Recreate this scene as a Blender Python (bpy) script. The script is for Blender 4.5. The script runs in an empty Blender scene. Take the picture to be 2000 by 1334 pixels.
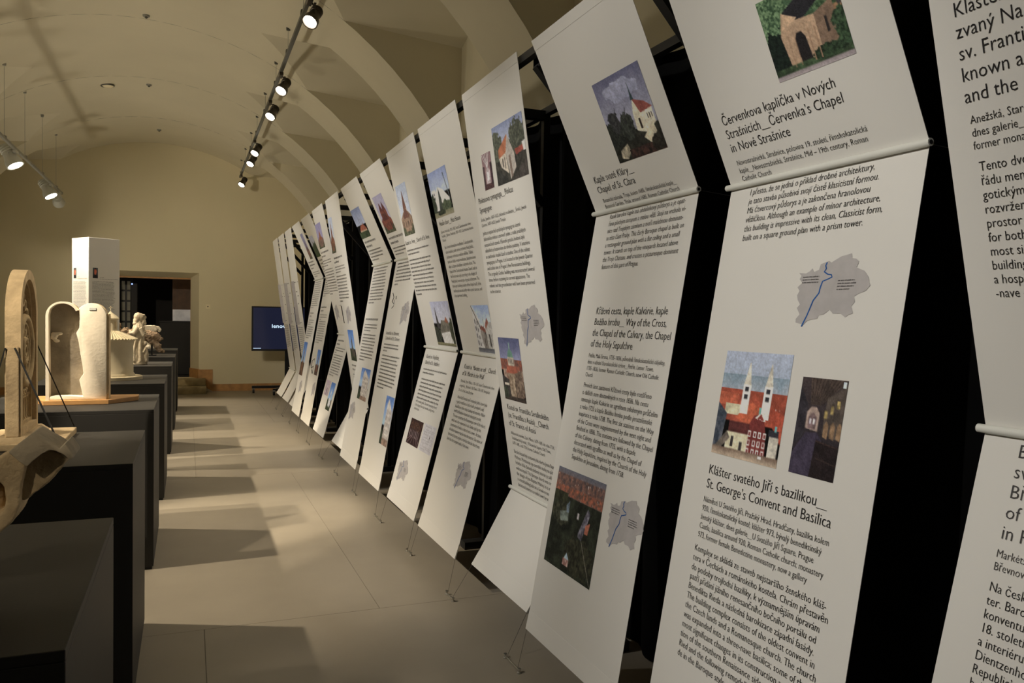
import bpy, bmesh, math, random
import numpy as np
from mathutils import Vector, Matrix, Quaternion
random.seed(7)
SC = bpy.context.scene
COL = SC.collection

# ------------------------------------------------------------------ camera, world, exposure
FPX = 1570.0
cam_d = bpy.data.cameras.new('camera')
cam_d.sensor_fit = 'HORIZONTAL'; cam_d.sensor_width = 36.0; cam_d.lens = FPX / 2000.0 * 36.0
cam_d.clip_start = .05; cam_d.clip_end = 100
cam = bpy.data.objects.new('camera', cam_d); COL.objects.link(cam)
RM = np.array(((0.927, -0.004, -0.375), (-0.374, 0.032, -0.927), (0.016, 0.999, 0.029)))
_ey = np.array((366. - 1000, 667 - 612., -FPX)); _ey /= np.linalg.norm(_ey)
_hx = np.array((0, 667 - (612. + .016 * (1000 - 366.)), -FPX))
_up = np.cross(_hx, _ey); _up /= np.linalg.norm(_up)
if _up[1] < 0: _up = -_up
RM = np.stack([np.cross(_ey, _up), _ey, _up])
cam.matrix_world = Matrix.Translation((0, 0, 1.6)) @ Matrix(RM.tolist()).to_4x4()
SC.camera = cam

SC.view_settings.view_transform = 'Standard'
SC.view_settings.look = 'None'
SC.view_settings.gamma = 1.0
SC.view_settings.use_curve_mapping = False
SC.view_settings.exposure = 0.0
world = bpy.data.worlds.new('world'); SC.world = world; world.use_nodes = True
bg = world.node_tree.nodes['Background']
bg.inputs['Color'].default_value = (.9, .82, .66, 1); bg.inputs['Strength'].default_value = .02

LAMP_COLOR = (1.0, .85, .64)     # warm pedestal lamps
WASH_COLOR = (1.0, .96, .90)     # paler added lamps, out of view, turned to the banners
LEFT_WATT = 480.0
RIGHT_WATT = 70.0
WASH_WATT = 198.0
UP_WATT = 92.0
UP_COLOR = (1.0, .90, .70)

# ------------------------------------------------------------------ materials
def mat(name, col, rough=.6, var=0.0, scale=8.0, bump=0.0, bscale=60.0, metal=0.0, emit=None, es=0.0, spec=.5, detail=4.0, col2=None):
    m = bpy.data.materials.new(name); m.use_nodes = True
    nt = m.node_tree; b = nt.nodes['Principled BSDF']
    b.inputs['Base Color'].default_value = (*col, 1); b.inputs['Roughness'].default_value = rough
    b.inputs['Metallic'].default_value = metal
    b.inputs['Specular IOR Level'].default_value = spec
    tc = nt.nodes.new('ShaderNodeTexCoord')
    if var > 0 or col2:
        n = nt.nodes.new('ShaderNodeTexNoise'); n.inputs['Scale'].default_value = scale; n.inputs['Detail'].default_value = detail
        nt.links.new(tc.outputs['Object'], n.inputs['Vector'])
        r = nt.nodes.new('ShaderNodeValToRGB')
        r.color_ramp.elements[0].position = .3; r.color_ramp.elements[1].position = .7
        a = tuple(c * (1 - var) for c in col); z = col2 if col2 else tuple(min(1, c * (1 + var)) for c in col)
        r.color_ramp.elements[0].color = (*a, 1); r.color_ramp.elements[1].color = (*z, 1)
        nt.links.new(n.outputs['Fac'], r.inputs['Fac']); nt.links.new(r.outputs['Color'], b.inputs['Base Color'])
    if bump > 0:
        n2 = nt.nodes.new('ShaderNodeTexNoise'); n2.inputs['Scale'].default_value = bscale; n2.inputs['Detail'].default_value = 5
        nt.links.new(tc.outputs['Object'], n2.inputs['Vector'])
        bp = nt.nodes.new('ShaderNodeBump'); bp.inputs['Strength'].default_value = bump; bp.inputs['Distance'].default_value = .01
        nt.links.new(n2.outputs['Fac'], bp.inputs['Height']); nt.links.new(bp.outputs['Normal'], b.inputs['Normal'])
    if emit:
        b.inputs['Emission Color'].default_value = (*emit, 1); b.inputs['Emission Strength'].default_value = es
    return m

M = {}
M['plaster'] = mat('plaster', (.73, .675, .52), .85, .03, 1.2, .05, 40, spec=.2)
M['farwall'] = mat('far_wall_paint', (.77, .70, .50), .85, .03, .8, .05, 40, spec=.2)
M['floor'] = mat('linoleum', (.315, .277, .217), .42, .05, 3.0, .02, 90, spec=.35)
M['joint'] = mat('joint', (.22, .20, .168), .8)
M['pedestal'] = mat('pedestal_paint', (.023, .022, .020), .55, .06, 3.0, .03, 120, spec=.3)
M['fabric'] = mat('banner_fabric', (.74, .72, .67), .8, .012, 2.5, .03, 300, spec=.15)
M['rod'] = mat('rod_white', (.72, .72, .66), .4)
M['dark'] = mat('rod_hole', (.01, .01, .01), .7)
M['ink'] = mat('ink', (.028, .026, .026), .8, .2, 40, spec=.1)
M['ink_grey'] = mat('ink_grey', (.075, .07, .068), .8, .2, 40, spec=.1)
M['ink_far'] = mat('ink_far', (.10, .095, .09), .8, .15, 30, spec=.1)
M['map'] = mat('map_grey', (.47, .445, .435), .8, .06, 26, spec=.1)
M['river'] = mat('river_blue', (.03, .11, .34), .8, .1, 20, spec=.1)
M['curtain'] = mat('black_curtain', (.006, .006, .006), .95, .2, 6, .1, 200, spec=.05)
M['frame'] = mat('frame_black', (.012, .012, .012), .5, .2, 10, spec=.3)
M['frame_face'] = mat('frame_charcoal', (.03, .03, .03), .5, .1, 10, spec=.3)
M['wire'] = mat('wire_steel', (.28, .27, .25), .35, metal=.9)
M['steel'] = mat('steel', (.55, .54, .5), .3, metal=.9)
M['wood'] = mat('pale_wood', (.50, .27, .10), .5, .18, 9, .05, 80)
M['wood_dark'] = mat('brown_wood', (.10, .045, .016), .5, .25, 7, .05, 80)
M['stone'] = mat('sand_stone', (.55, .42, .25), .85, .2, 14, .35, 90, spec=.2)
M['stone_dk'] = mat('weathered_stone', (.42, .32, .19), .85, .28, 9, .4, 70, spec=.2)
M['tracery'] = mat('tracery_stone', (.48, .36, .20), .85, .22, 22, .3, 90, spec=.2)
M['cast'] = mat('plaster_cast', (.80, .72, .58), .85, .06, 12, .12, 60, spec=.2)
M['cast_shade'] = mat('shaded_plaster', (.30, .26, .20), .9, .25, 9, .45, 45, spec=.15)  # shade of the tablet's recess painted in as a darker grey-brown
M['cream'] = mat('cream_model', (.60, .52, .36), .75, .04, 10, .08, 90, spec=.25)
M['statue'] = mat('statue_stone', (.47, .40, .29), .8, .16, 20, .3, 80, spec=.2)
M['brown'] = mat('brown_stone', (.30, .21, .13), .85, .3, 16, .4, 60, spec=.2)
M['strap'] = mat('black_strap', (.008, .008, .008), .6, .2, 30)
M['step'] = mat('step_stone', (.36, .29, .16), .8, .25, 7, .2, 50, spec=.25)
M['black'] = mat('black_paint', (.008, .008, .009), .6, .2, 5)
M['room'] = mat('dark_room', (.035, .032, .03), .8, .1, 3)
M['tv'] = mat('tv_bezel', (.012, .012, .013), .35, .1, 10)
M['screen'] = mat('tv_screen', (.008, .008, .014), .15, .1, 2, emit=(.10, .12, .28), es=.10)
M['glow'] = mat('screen_text', (.6, .7, .8), .5, emit=(.55, .75, .95), es=1.1)
M['led'] = mat('led_blue', (.2, .3, .9), .5, emit=(.25, .35, 1), es=3)
M['paper'] = mat('poster_glow', (.5, .48, .46), .7, .3, 5, emit=(.5, .46, .42), es=.22)  # slight glow put in to brighten the picture board
M['lattice'] = mat('lattice_bars', (.01, .01, .011), .5, .1, 10)
M['pane'] = mat('lattice_pane_glow', (.17, .15, .11), .5, .4, 3, emit=(.42, .36, .22), es=.07)  # faint glow stands in for light on the panes
M['lamp_white'] = mat('lamp_white', (.62, .63, .58), .4, .03, 20)
M['lamp_dark'] = mat('lamp_bronze', (.09, .075, .06), .35, .2, 30, metal=.6)
M['lens'] = mat('lamp_lens', (1, .95, .85), .3, emit=(1, .93, .78), es=14)
M['lens_soft'] = mat('added_uplight_lens', (1, .95, .85), .3, emit=(1, .93, .78), es=2)
M['track'] = mat('track_rail', (.10, .10, .085), .45, .1, 10)
M['track_w'] = mat('track_rail_grey', (.30, .30, .27), .45, .1, 10)
M['switch'] = mat('switch_plate', (.88, .80, .58), .5, .03, 10)

def print_mat():
    m = bpy.data.materials.new('print'); m.use_nodes = True
    nt = m.node_tree; b = nt.nodes['Principled BSDF']
    a = nt.nodes.new('ShaderNodeVertexColor'); a.layer_name = 'Col'
    nt.links.new(a.outputs['Color'], b.inputs['Base Color'])
    b.inputs['Roughness'].default_value = .7; b.inputs['Specular IOR Level'].default_value = .15
    return m
M['print'] = print_mat()

# ------------------------------------------------------------------ mesh builder
class MB:
    def __init__(s): s.v = []; s.f = []
    def add(s, vs, fs):
        o = len(s.v); s.v += [tuple(p) for p in vs]; s.f += [tuple(i + o for i in f) for f in fs]; return s
    def box(s, x0, x1, y0, y1, z0, z1):
        return s.add([(x0,y0,z0),(x1,y0,z0),(x1,y1,z0),(x0,y1,z0),(x0,y0,z1),(x1,y0,z1),(x1,y1,z1),(x0,y1,z1)],
                     [(0,3,2,1),(4,5,6,7),(0,1,5,4),(1,2,6,5),(2,3,7,6),(3,0,4,7)])
    def hexa(s, p):  # 8 points, bottom 4 ccw, top 4 ccw
        return s.add(p, [(0,3,2,1),(4,5,6,7),(0,1,5,4),(1,2,6,5),(2,3,7,6),(3,0,4,7)])
    def bar(s, a, b, w, h=None, up=(0,0,1)):
        h = w if h is None else h
        a = Vector(a); b = Vector(b); d = (b - a).normalized(); up = Vector(up)
        if abs(d.dot(up)) > .98: up = Vector((1,0,0))
        x = d.cross(up).normalized(); z = x.cross(d)
        P = []
        for p in (a, b):
            for sx, sz in ((-1,-1),(1,-1),(1,1),(-1,1)): P.append(p + x*sx*w/2 + z*sz*h/2)
        return s.add(P, [(0,1,2,3),(7,6,5,4),(0,4,5,1),(1,5,6,2),(2,6,7,3),(3,7,4,0)])
    def tube(s, pts, r, n=10, cap=True):
        pts = [Vector(p) for p in pts]; k = len(pts)
        rs = r if isinstance(r, (list, tuple)) else [r]*k
        vs = []; u = None
        for i, p in enumerate(pts):
            d = (pts[min(i+1,k-1)] - pts[max(i-1,0)]).normalized()
            if u is None:
                u = d.orthogonal().normalized()
            else:
                u = (u - d*u.dot(d)).normalized()
            w = d.cross(u)
            for j in range(n):
                t = 2*math.pi*j/n; vs.append(p + (u*math.cos(t) + w*math.sin(t))*rs[i])
        fs = []
        for i in range(k-1):
            for j in range(n):
                a = i*n+j; b = i*n+(j+1)%n; fs.append((a, b, b+n, a+n))
        if cap: fs.append(tuple(range(n))[::-1]); fs.append(tuple(range((k-1)*n, k*n)))
        return s.add(vs, fs)
    def lathe(s, prof, n=32, c=(0,0,0), fold=None):
        vs = []; k = len(prof)
        for i, (r, z) in enumerate(prof):
            for j in range(n):
                t = 2*math.pi*j/n; q = r if fold is None else r*fold(t, z)
                vs.append((c[0]+q*math.cos(t), c[1]+q*math.sin(t), c[2]+z))
        fs = [(i*n+j, i*n+(j+1)%n, (i+1)*n+(j+1)%n, (i+1)*n+j) for i in range(k-1) for j in range(n)]
        fs.append(tuple(range(n))[::-1]); fs.append(tuple(range((k-1)*n, k*n)))
        return s.add(vs, fs)
    def ball(s, c, r, n=14, m=9):
        rx, ry, rz = r if isinstance(r, (tuple, list)) else (r, r, r)
        vs = [(c[0], c[1], c[2]-rz)]
        for i in range(1, m):
            a = -math.pi/2 + math.pi*i/m
            for j in range(n):
                t = 2*math.pi*j/n; vs.append((c[0]+rx*math.cos(a)*math.cos(t), c[1]+ry*math.cos(a)*math.sin(t), c[2]+rz*math.sin(a)))
        vs.append((c[0], c[1], c[2]+rz)); e = len(vs)-1
        fs = [(0, 1+(j+1)%n, 1+j) for j in range(n)]
        for i in range(m-2):
            for j in range(n):
                a = 1+i*n+j; b = 1+i*n+(j+1)%n; fs.append((a, b, b+n, a+n))
        o = 1+(m-2)*n
        fs += [(o+j, o+(j+1)%n, e) for j in range(n)]
        return s.add(vs, fs)
    def prism(s, poly, d0, d1, f):  # f(a,b,d)->xyz ; poly of (a,b)
        n = len(poly); vs = [f(a, b, d0) for a, b in poly] + [f(a, b, d1) for a, b in poly]
        fs = [tuple(range(n))[::-1], tuple(range(n, 2*n))] + [(i, (i+1)%n, (i+1)%n+n, i+n) for i in range(n)]
        return s.add(vs, fs)
    def ring(s, outer, inner, d0, d1, f):  # same count
        n = len(outer); vs = []
        for d in (d0, d1):
            vs += [f(a, b, d) for a, b in outer]; vs += [f(a, b, d) for a, b in inner]
        fs = []
        for i in range(n):
            j = (i+1) % n
            fs += [(i, j, n+j, n+i)[::-1], (2*n+i, 2*n+j, 3*n+j, 3*n+i), (i, j, 2*n+j, 2*n+i), (n+i, n+j, 3*n+j, 3*n+i)[::-1]]
        return s.add(vs, fs)
    def torus(s, c, R, r, ax, ay, n=24, m=8):
        c = Vector(c); ax = Vector(ax); ay = Vector(ay); az = ax.cross(ay); vs = []
        for i in range(n):
            t = 2*math.pi*i/n; d = ax*math.cos(t)+ay*math.sin(t)
            for j in range(m):
                q = 2*math.pi*j/m; vs.append(c + d*(R + r*math.cos(q)) + az*r*math.sin(q))
        fs = [(i*m+j, ((i+1)%n)*m+j, ((i+1)%n)*m+(j+1)%m, i*m+(j+1)%m) for i in range(n) for j in range(m)]
        return s.add(vs, fs)
    def mesh(s, name):
        me = bpy.data.meshes.new(name); me.from_pydata([tuple(p) for p in s.v], [], s.f); me.update()
        bm = bmesh.new(); bm.from_mesh(me); bmesh.ops.recalc_face_normals(bm, faces=bm.faces); bm.to_mesh(me); bm.free()
        return me
    def build(s, name, m, parent=None, smooth=None, bevel=0):
        me = s.mesh(name)
        if bevel:
            bm = bmesh.new(); bm.from_mesh(me)
            bmesh.ops.bevel(bm, geom=[e for e in bm.edges if len(e.link_faces) == 2 and e.calc_face_angle(0) > .5], offset=bevel, segments=2, affect='EDGES', profile=.5)
            bm.to_mesh(me); bm.free()
        me.materials.append(M[m] if isinstance(m, str) else m)
        if smooth is not None:
            for p in me.polygons: p.use_smooth = True
            me.set_sharp_from_angle(angle=math.radians(smooth))
        return link(name, me, parent)

def link(name, me, parent=None):
    o = bpy.data.objects.new(name, me); COL.objects.link(o)
    if parent is not None:
        o.parent = parent
        o.matrix_parent_inverse = parent_inv(parent)
    return o
def world_of(o):
    m = Matrix.LocRotScale(o.location, o.rotation_euler, o.scale)
    return m if o.parent is None else world_of(o.parent) @ o.matrix_parent_inverse @ m
def parent_inv(p): return world_of(p).inverted()
def tag(o, label, cat, group=None):
    o['label'] = label; o['category'] = cat
    if group: o['group'] = group
    return o
def struct(o): o['kind'] = 'structure'; return o
def thing(name, loc, label, cat, group=None):
    e = bpy.data.objects.new(name, None); e.empty_display_size = .1; COL.objects.link(e); e.location = loc
    return tag(e, label, cat, group)
_clouds = {}
def clouds(sz):
    if sz not in _clouds:
        _clouds[sz] = bpy.data.textures.new('clouds', 'CLOUDS'); _clouds[sz].noise_scale = sz; _clouds[sz].noise_depth = 3
    return _clouds[sz]
def remesh(mb, name, m, voxel, parent=None, smooth_it=2, disp=0, dsz=.05):
    me = mb.mesh(name + '_src'); o = bpy.data.objects.new(name, me); COL.objects.link(o)
    r = o.modifiers.new('r', 'REMESH'); r.mode = 'VOXEL'; r.voxel_size = voxel; r.use_smooth_shade = True
    if smooth_it:
        s = o.modifiers.new('s', 'SMOOTH'); s.iterations = smooth_it; s.factor = .5
    if disp:
        d = o.modifiers.new('d', 'DISPLACE'); d.texture = clouds(dsz); d.strength = disp; d.mid_level = .5
    dg = bpy.context.evaluated_depsgraph_get()
    new = bpy.data.meshes.new_from_object(o.evaluated_get(dg)); o.modifiers.clear()
    bpy.data.objects.remove(o); bpy.data.meshes.remove(me)
    new.name = name; new.materials.clear(); new.materials.append(M[m])
    for p in new.polygons: p.use_smooth = True
    return link(name, new, parent)

# ------------------------------------------------------------------ the hall: vaulted room
XW0, XW1, YB, YF = -3.95, 2.85, -9.0, 17.7
CX, CZ, RV = -.55, 1.6, 3.4

# floor: sheets with narrow joints
fl = struct(MB().box(XW0-.2, XW1+.2, YB-.2, YF+.5, -.12, -.006).build('floor', 'joint'))
xs = [XW0-.2, -1.94, .085, 2.11, XW1+.2]; ys = [YB-.2, .25, 4.31, 8.35, 12.4, YF+.5]
for i in range(4):
    for j in range(5):
        g = .0012
        xx = [xs[0]] + [v + (0, .9, 0, -.9, .45)[j-1] for v in xs[1:4]] + [xs[4]]
        MB().box(xx[i]+g, xx[i+1]-g, ys[j]+g, ys[j+1]-g, -.006, 0).build('floor_sheet', 'floor', fl)

# walls
struct(MB().box(XW0-.25, XW0, YB-.2, YF+.3, 0, 1.62).build('wall_left', 'plaster'))
struct(MB().box(XW1, XW1+.25, YB-.2, YF+.3, 0, 1.62).build('wall_right', 'plaster'))
struct(MB().box(XW0-.25, XW1+.25, YB-.25, YB, 0, 5.3).build('wall_back', 'plaster'))
DX0, DX1, DZ0, DZ1 = -1.52, .23, .27, 2.437
wf = MB()
wf.box(XW0-.25, DX0, YF, YF+.45, 0, 5.3); wf.box(DX1, XW1+.25, YF, YF+.45, 0, 5.3)
wf.box(DX0, DX1, YF, YF+.45, DZ1, 5.3); wf.box(DX0, DX1, YF, YF+.45, 0, DZ0-.002)
# splayed reveals
wf.hexa([(DX1,YF,DZ0),(DX1,YF+.44,DZ0),(DX1-.17,YF+.44,DZ0),(DX1-.01,YF+.002,DZ0),(DX1,YF,DZ1),(DX1,YF+.44,DZ1),(DX1-.17,YF+.44,DZ1),(DX1-.01,YF+.002,DZ1)])
wf.hexa([(DX0,YF,DZ0),(DX0+.01,YF+.002,DZ0),(DX0+.17,YF+.44,DZ0),(DX0,YF+.44,DZ0),(DX0,YF,DZ1),(DX0+.01,YF+.002,DZ1),(DX0+.17,YF+.44,DZ1),(DX0,YF+.44,DZ1)])
wf.hexa([(DX0,YF+.002,DZ1-.008),(DX1,YF+.002,DZ1-.008),(DX1,YF+.44,DZ1-.10),(DX0,YF+.44,DZ1-.10),(DX0,YF+.002,DZ1),(DX1,YF+.002,DZ1),(DX1,YF+.44,DZ1),(DX0,YF+.44,DZ1)])
struct(wf.build('wall_far', 'farwall'))

# ceiling: barrel vault cut by pointed lunettes on both sides
LY = [6.92 + 2.555*k for k in range(-7, 5)]; LW = .86
XE = 3.10            # lunette end wall, distance from the vault axis
def zlun(dy, ax): return 4.74 - .33*abs(dy) - .085*(ax - 1.33)
def groin(dy):
    lo, hi = math.radians(20), math.radians(90)
    for _ in range(40):
        m = (lo+hi)/2; ax = RV*math.cos(m); z = CZ + RV*math.sin(m)
        if z > zlun(dy, ax): hi = m
        else: lo = m
    return (lo+hi)/2
AE = math.acos(XE/RV)
cv, cf = [], []
def arcstrip(y0, y1, lim0, lim1, n=44, a0=None):
    o = len(cv)
    for y, lim in ((y0, lim0), (y1, lim1)):
        for i in range(n+1):
            a = lim + (math.pi - 2*lim)*i/n
            cv.append((CX + RV*math.cos(a), y, CZ + RV*math.sin(a)))
    for i in range(n): cf.append((o+i, o+i+1, o+n+2+i, o+n+1+i))
def lowarc(y0, y1, sgn, n=8):
    o = len(cv)
    for y in (y0, y1):
        for i in range(n+1):
            a = AE*i/n; cv.append((CX + sgn*RV*math.cos(a), y, CZ + RV*math.sin(a)))
    for i in range(n): cf.append((o+i, o+i+1, o+n+2+i, o+n+1+i))
yprev = YB
for yc in LY:
    a, b = max(yc-LW, YB), min(yc+LW, YF)
    if b <= YB or a >= YF: continue
    if a > yprev: arcstrip(yprev, a, 0, 0)
    K = 12
    for k in range(K):
        p, q = yc-LW+2*LW*k/K, yc-LW+2*LW*(k+1)/K
        if p >= YF or q <= YB: continue
        q2 = min(q, YF)
        arcstrip(p, q2, groin(p-yc), groin(q2-yc))
    for sg in (-1, 1): lowarc(a, b, sg)
    yprev = b
if yprev < YF: arcstrip(yprev, YF, 0, 0)
me = bpy.data.meshes.new('ceiling'); me.from_pydata(cv, [], cf); me.update()
bm = bmesh.new(); bm.from_mesh(me); bmesh.ops.remove_doubles(bm, verts=bm.verts, dist=1e-4)
for f in bm.faces:
    if f.normal.dot(Vector((CX, f.calc_center_median().y, CZ)) - f.calc_center_median()) < 0: f.normal_flip()
bm.to_mesh(me); bm.free()
me.materials.append(M['plaster'])
for p in me.polygons: p.use_smooth = True
me.normals_split_custom_set_from_vertices([tuple((Vector((CX, v.co.y, CZ)) - v.co).normalized()) for v in me.vertices])
ceil = struct(link('ceiling', me))
for yc in LY:
    if yc+LW <= YB or yc-LW >= YF: continue
    for sg in (-1, 1):
        l = MB(); K = 12
        for k in range(K):
            p, q = yc-LW+2*LW*k/K, min(yc-LW+2*LW*(k+1)/K, YF)
            if p >= YF: continue
            vs = []
            for y in (p, q):
                g = groin(y-yc); ax = RV*math.cos(g)
                vs += [(CX+sg*ax, y, CZ+RV*math.sin(g)), (CX+sg*XE, y, zlun(y-yc, XE))]
            l.add(vs, [(0,1,3,2)])
            l.add([(CX+sg*XE, p, CZ+RV*math.sin(AE)), (CX+sg*XE, q, CZ+RV*math.sin(AE)), (CX+sg*XE, q, zlun(q-yc, XE)), (CX+sg*XE, p, zlun(p-yc, XE))], [(0,1,2,3)])
        for y in (yc-LW, yc+LW):
            if y > YF: continue
            g = groin(LW); pts = []
            for i in range(15):
                a = AE + (g-AE)*i/14; pts.append((CX+sg*RV*math.cos(a), y, CZ+RV*math.sin(a)))
            top = [(CX+sg*XE, y, zlun(LW, XE))]
            for i in range(14): l.add([pts[i], pts[i+1], top[0]], [(0,1,2)])
        o = l.build('lunette', 'plaster', ceil)

# baseboards and the stone step at the doorway
bb = MB().box(.49, XW1, YF-.022, YF, 0, .145)
bb.add([(DX1,YF-.02,.15),(.49,YF-.02,.0),(.49,YF-.02,.45),(DX1,YF-.02,.45),(DX1,YF,.15),(.49,YF,.0),(.49,YF,.45),(DX1,YF,.45)], [(0,1,2,3),(4,7,6,5),(0,4,5,1),(1,5,6,2),(2,6,7,3),(3,7,4,0)])
bb.hexa([(DX1-.02,YF-.01,DZ0),(DX1+.005,YF-.01,DZ0),(DX1-.14,YF+.44,DZ0),(DX1-.19,YF+.44,DZ0),(DX1-.02,YF-.01,.46),(DX1+.005,YF-.01,.46),(DX1-.14,YF+.44,.46),(DX1-.19,YF+.44,.46)])
struct(bb.build('baseboard_far', 'wood'))
struct(MB().box(XW0, DX0, YF-.022, YF, 0, .145).build('baseboard_farleft', 'wood'))
struct(MB().box(XW0, XW0+.022, YB, YF-.03, 0, .145).build('baseboard_left', 'wood'))
t = thing('doorstep', (-.6, YF-.3, 0), 'worn ochre stone steps up to the dark doorway', 'steps')
MB().box(DX0-.1, .36, YF-.62, YF-.012, 0, .145).build('step', 'step', t, 40, .012)
MB().box(DX0-.1, .35, YF-.34, YF-.012, .1455, .275).build('step', 'step', t, 40, .012)

# dark room beyond the doorway
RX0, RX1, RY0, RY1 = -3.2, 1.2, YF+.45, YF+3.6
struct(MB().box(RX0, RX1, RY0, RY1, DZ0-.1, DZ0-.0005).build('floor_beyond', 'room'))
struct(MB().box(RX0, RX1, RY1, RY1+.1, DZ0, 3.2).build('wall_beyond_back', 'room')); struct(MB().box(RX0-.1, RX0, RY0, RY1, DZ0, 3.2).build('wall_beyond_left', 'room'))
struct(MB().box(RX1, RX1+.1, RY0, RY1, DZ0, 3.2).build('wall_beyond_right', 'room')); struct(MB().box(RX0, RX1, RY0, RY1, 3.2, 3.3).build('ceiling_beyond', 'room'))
fr = MB(); fx0, fx1 = DX0+.17, DX1-.17
fr.box(fx1-.002, fx1+.03, YF+.435, YF+.50, DZ0, DZ1-.1); fr.box(fx0-.03, fx0+.002, YF+.435, YF+.50, DZ0, DZ1-.1); fr.box(fx0-.03, fx1+.03, YF+.435, YF+.50, DZ1-.13, DZ1-.09)
struct(fr.build('door_1', 'wood'))
t = thing('lattice_screen', (-1.35, YF+1.4, DZ0), 'dark metal lattice screen with pale panes inside the doorway', 'screen')
lx0, lx1, ly = -1.75, -1.115, YF+1.4
for i in range(6):
    for j in range(9):
        w = (lx1-lx0)/6; h = 2.0/9
        MB().box(lx0+i*w+.022, lx0+(i+1)*w-.022, ly-.004, ly+.004, DZ0+.02+j*h+.02, DZ0+.02+(j+1)*h-.02).build('pane', 'pane', t)
for i in range(7):
    x = lx0+(lx1-lx0)*i/6; MB().box(x-.022, x+.022, ly-.02, ly+.02, DZ0, DZ0+2.06).build('bar', 'lattice', t)
for j in range(10):
    z = DZ0+.02+2.0*j/9; MB().box(lx0, lx1, ly-.016, ly+.016, z-.02, z+.02).build('bar', 'lattice', t)
t = thing('black_column', (-1.05, YF+1.2, DZ0), 'tall black cabinet inside the doorway next to the lattice', 'cabinet')
MB().box(-1.115, -.985, YF+1.1, YF+1.5, DZ0, 2.22).build('body', 'black', t, None, .01)
MB().box(-1.10, -1.075, YF+1.085, YF+1.0995, 2.19, 2.215).build('indicator_light', 'led', t)
t = thing('wood_panel', (-.05, YF+1.6, DZ0), 'brown wooden panel wall behind the black counter', 'panel')
for i in range(6): MB().box(-.31+i*.10, -.31+i*.10+.097, YF+1.75, YF+1.78, DZ0, 2.6).build('plank', 'wood_dark', t)
t = thing('reception_counter', (-.1, YF+1.3, DZ0), 'black counter standing in the dark room beyond the door', 'counter')
MB().box(-.55, .35, YF+1.05, YF+1.5, DZ0, 1.40).build('body', 'black', t, None, .01)
MB().box(-.57, .37, YF+1.03, YF+1.52, 1.40, 1.43).build('top', 'black', t)
tag(MB().box(-.30, .08, YF+1.42, YF+1.44, 1.4305, 1.68).build('picture_board', 'paper'), 'pale grey picture board standing on the black counter', 'board')

t = thing('added_ceiling_lamp', (-.2, YF+.85, 3.2), 'added small dim ceiling lamp, unseen inside the dark room beyond the doorway', 'lamp')  # added out of sight above the lintel to light the room faintly
MB().lathe([(.06,-.03),(.07,-.02),(.07,0)], 16, (-.2, YF+.85, 3.2)).build('housing', 'lamp_white', t, 40); MB().lathe([(.0,-.034),(.055,-.032),(.056,-.03)], 16, (-.2, YF+.85, 3.2)).build('lens', 'lens', t)
L = bpy.data.lights.new('lamp_beam', 'SPOT'); L.energy = 7; L.spot_size = 2.4; L.spot_blend = .8; L.color = LAMP_COLOR; L.shadow_soft_size = .05
o = bpy.data.objects.new('lamp_beam', L); COL.objects.link(o); o.location = (-.2, YF+.85, 3.15); o.parent = t; o.matrix_parent_inverse = parent_inv(t)
# wall switch and ceiling fittings
t = thing('wall_switch', (.39, YF, 1.73), 'small cream switch plate on the far wall beside the doorway', 'switch')
MB().box(.345, .435, YF-.012, YF, 1.70, 1.79).build('plate', 'switch', t, None, .003)
MB().box(.38, .40, YF-.018, YF-.012, 1.735, 1.755).build('button', 'dark', t)
def vault_pt(x, y): return Vector((x, y, CZ + math.sqrt(RV*RV - (x-CX)**2)))
t = thing('ceiling_detector', (-1.108, 13.37, 4.95), 'round white ceiling fitting with dark rim on the vault', 'detector')
MB().torus((-1.108, 13.37, 4.945), .085, .012, (1,0,.10), (0,1,0), 24, 6).build('rim', 'track', t, 60)
MB().lathe([(.0,-.03),(.05,-.03),(.08,-.012),(.08,.03)], 20, (-1.108, 13.37, 4.95)).build('cover', 'switch', t, 40)
for i, (x, y, lab) in enumerate([(-.545, 13.25, 'small grey sensor on the vault crown right of the round fitting'), (-.45, 10.2, 'small dark sensor plate nearest on the vault crown'), (-.5, 16.4, 'small dark sensor near the far end of the vault crown')]):
    q = vault_pt(x, y); t = thing('ceiling_sensor', q, lab, 'sensor')
    MB().lathe([(.035,-.02),(.04,0),(.04,.02)], 12, q).build('base', 'track_w', t, 40); MB().ball(q-Vector((0,0,.022)), .018, 10, 6).build('eye', 'track', t, 60)

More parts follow.
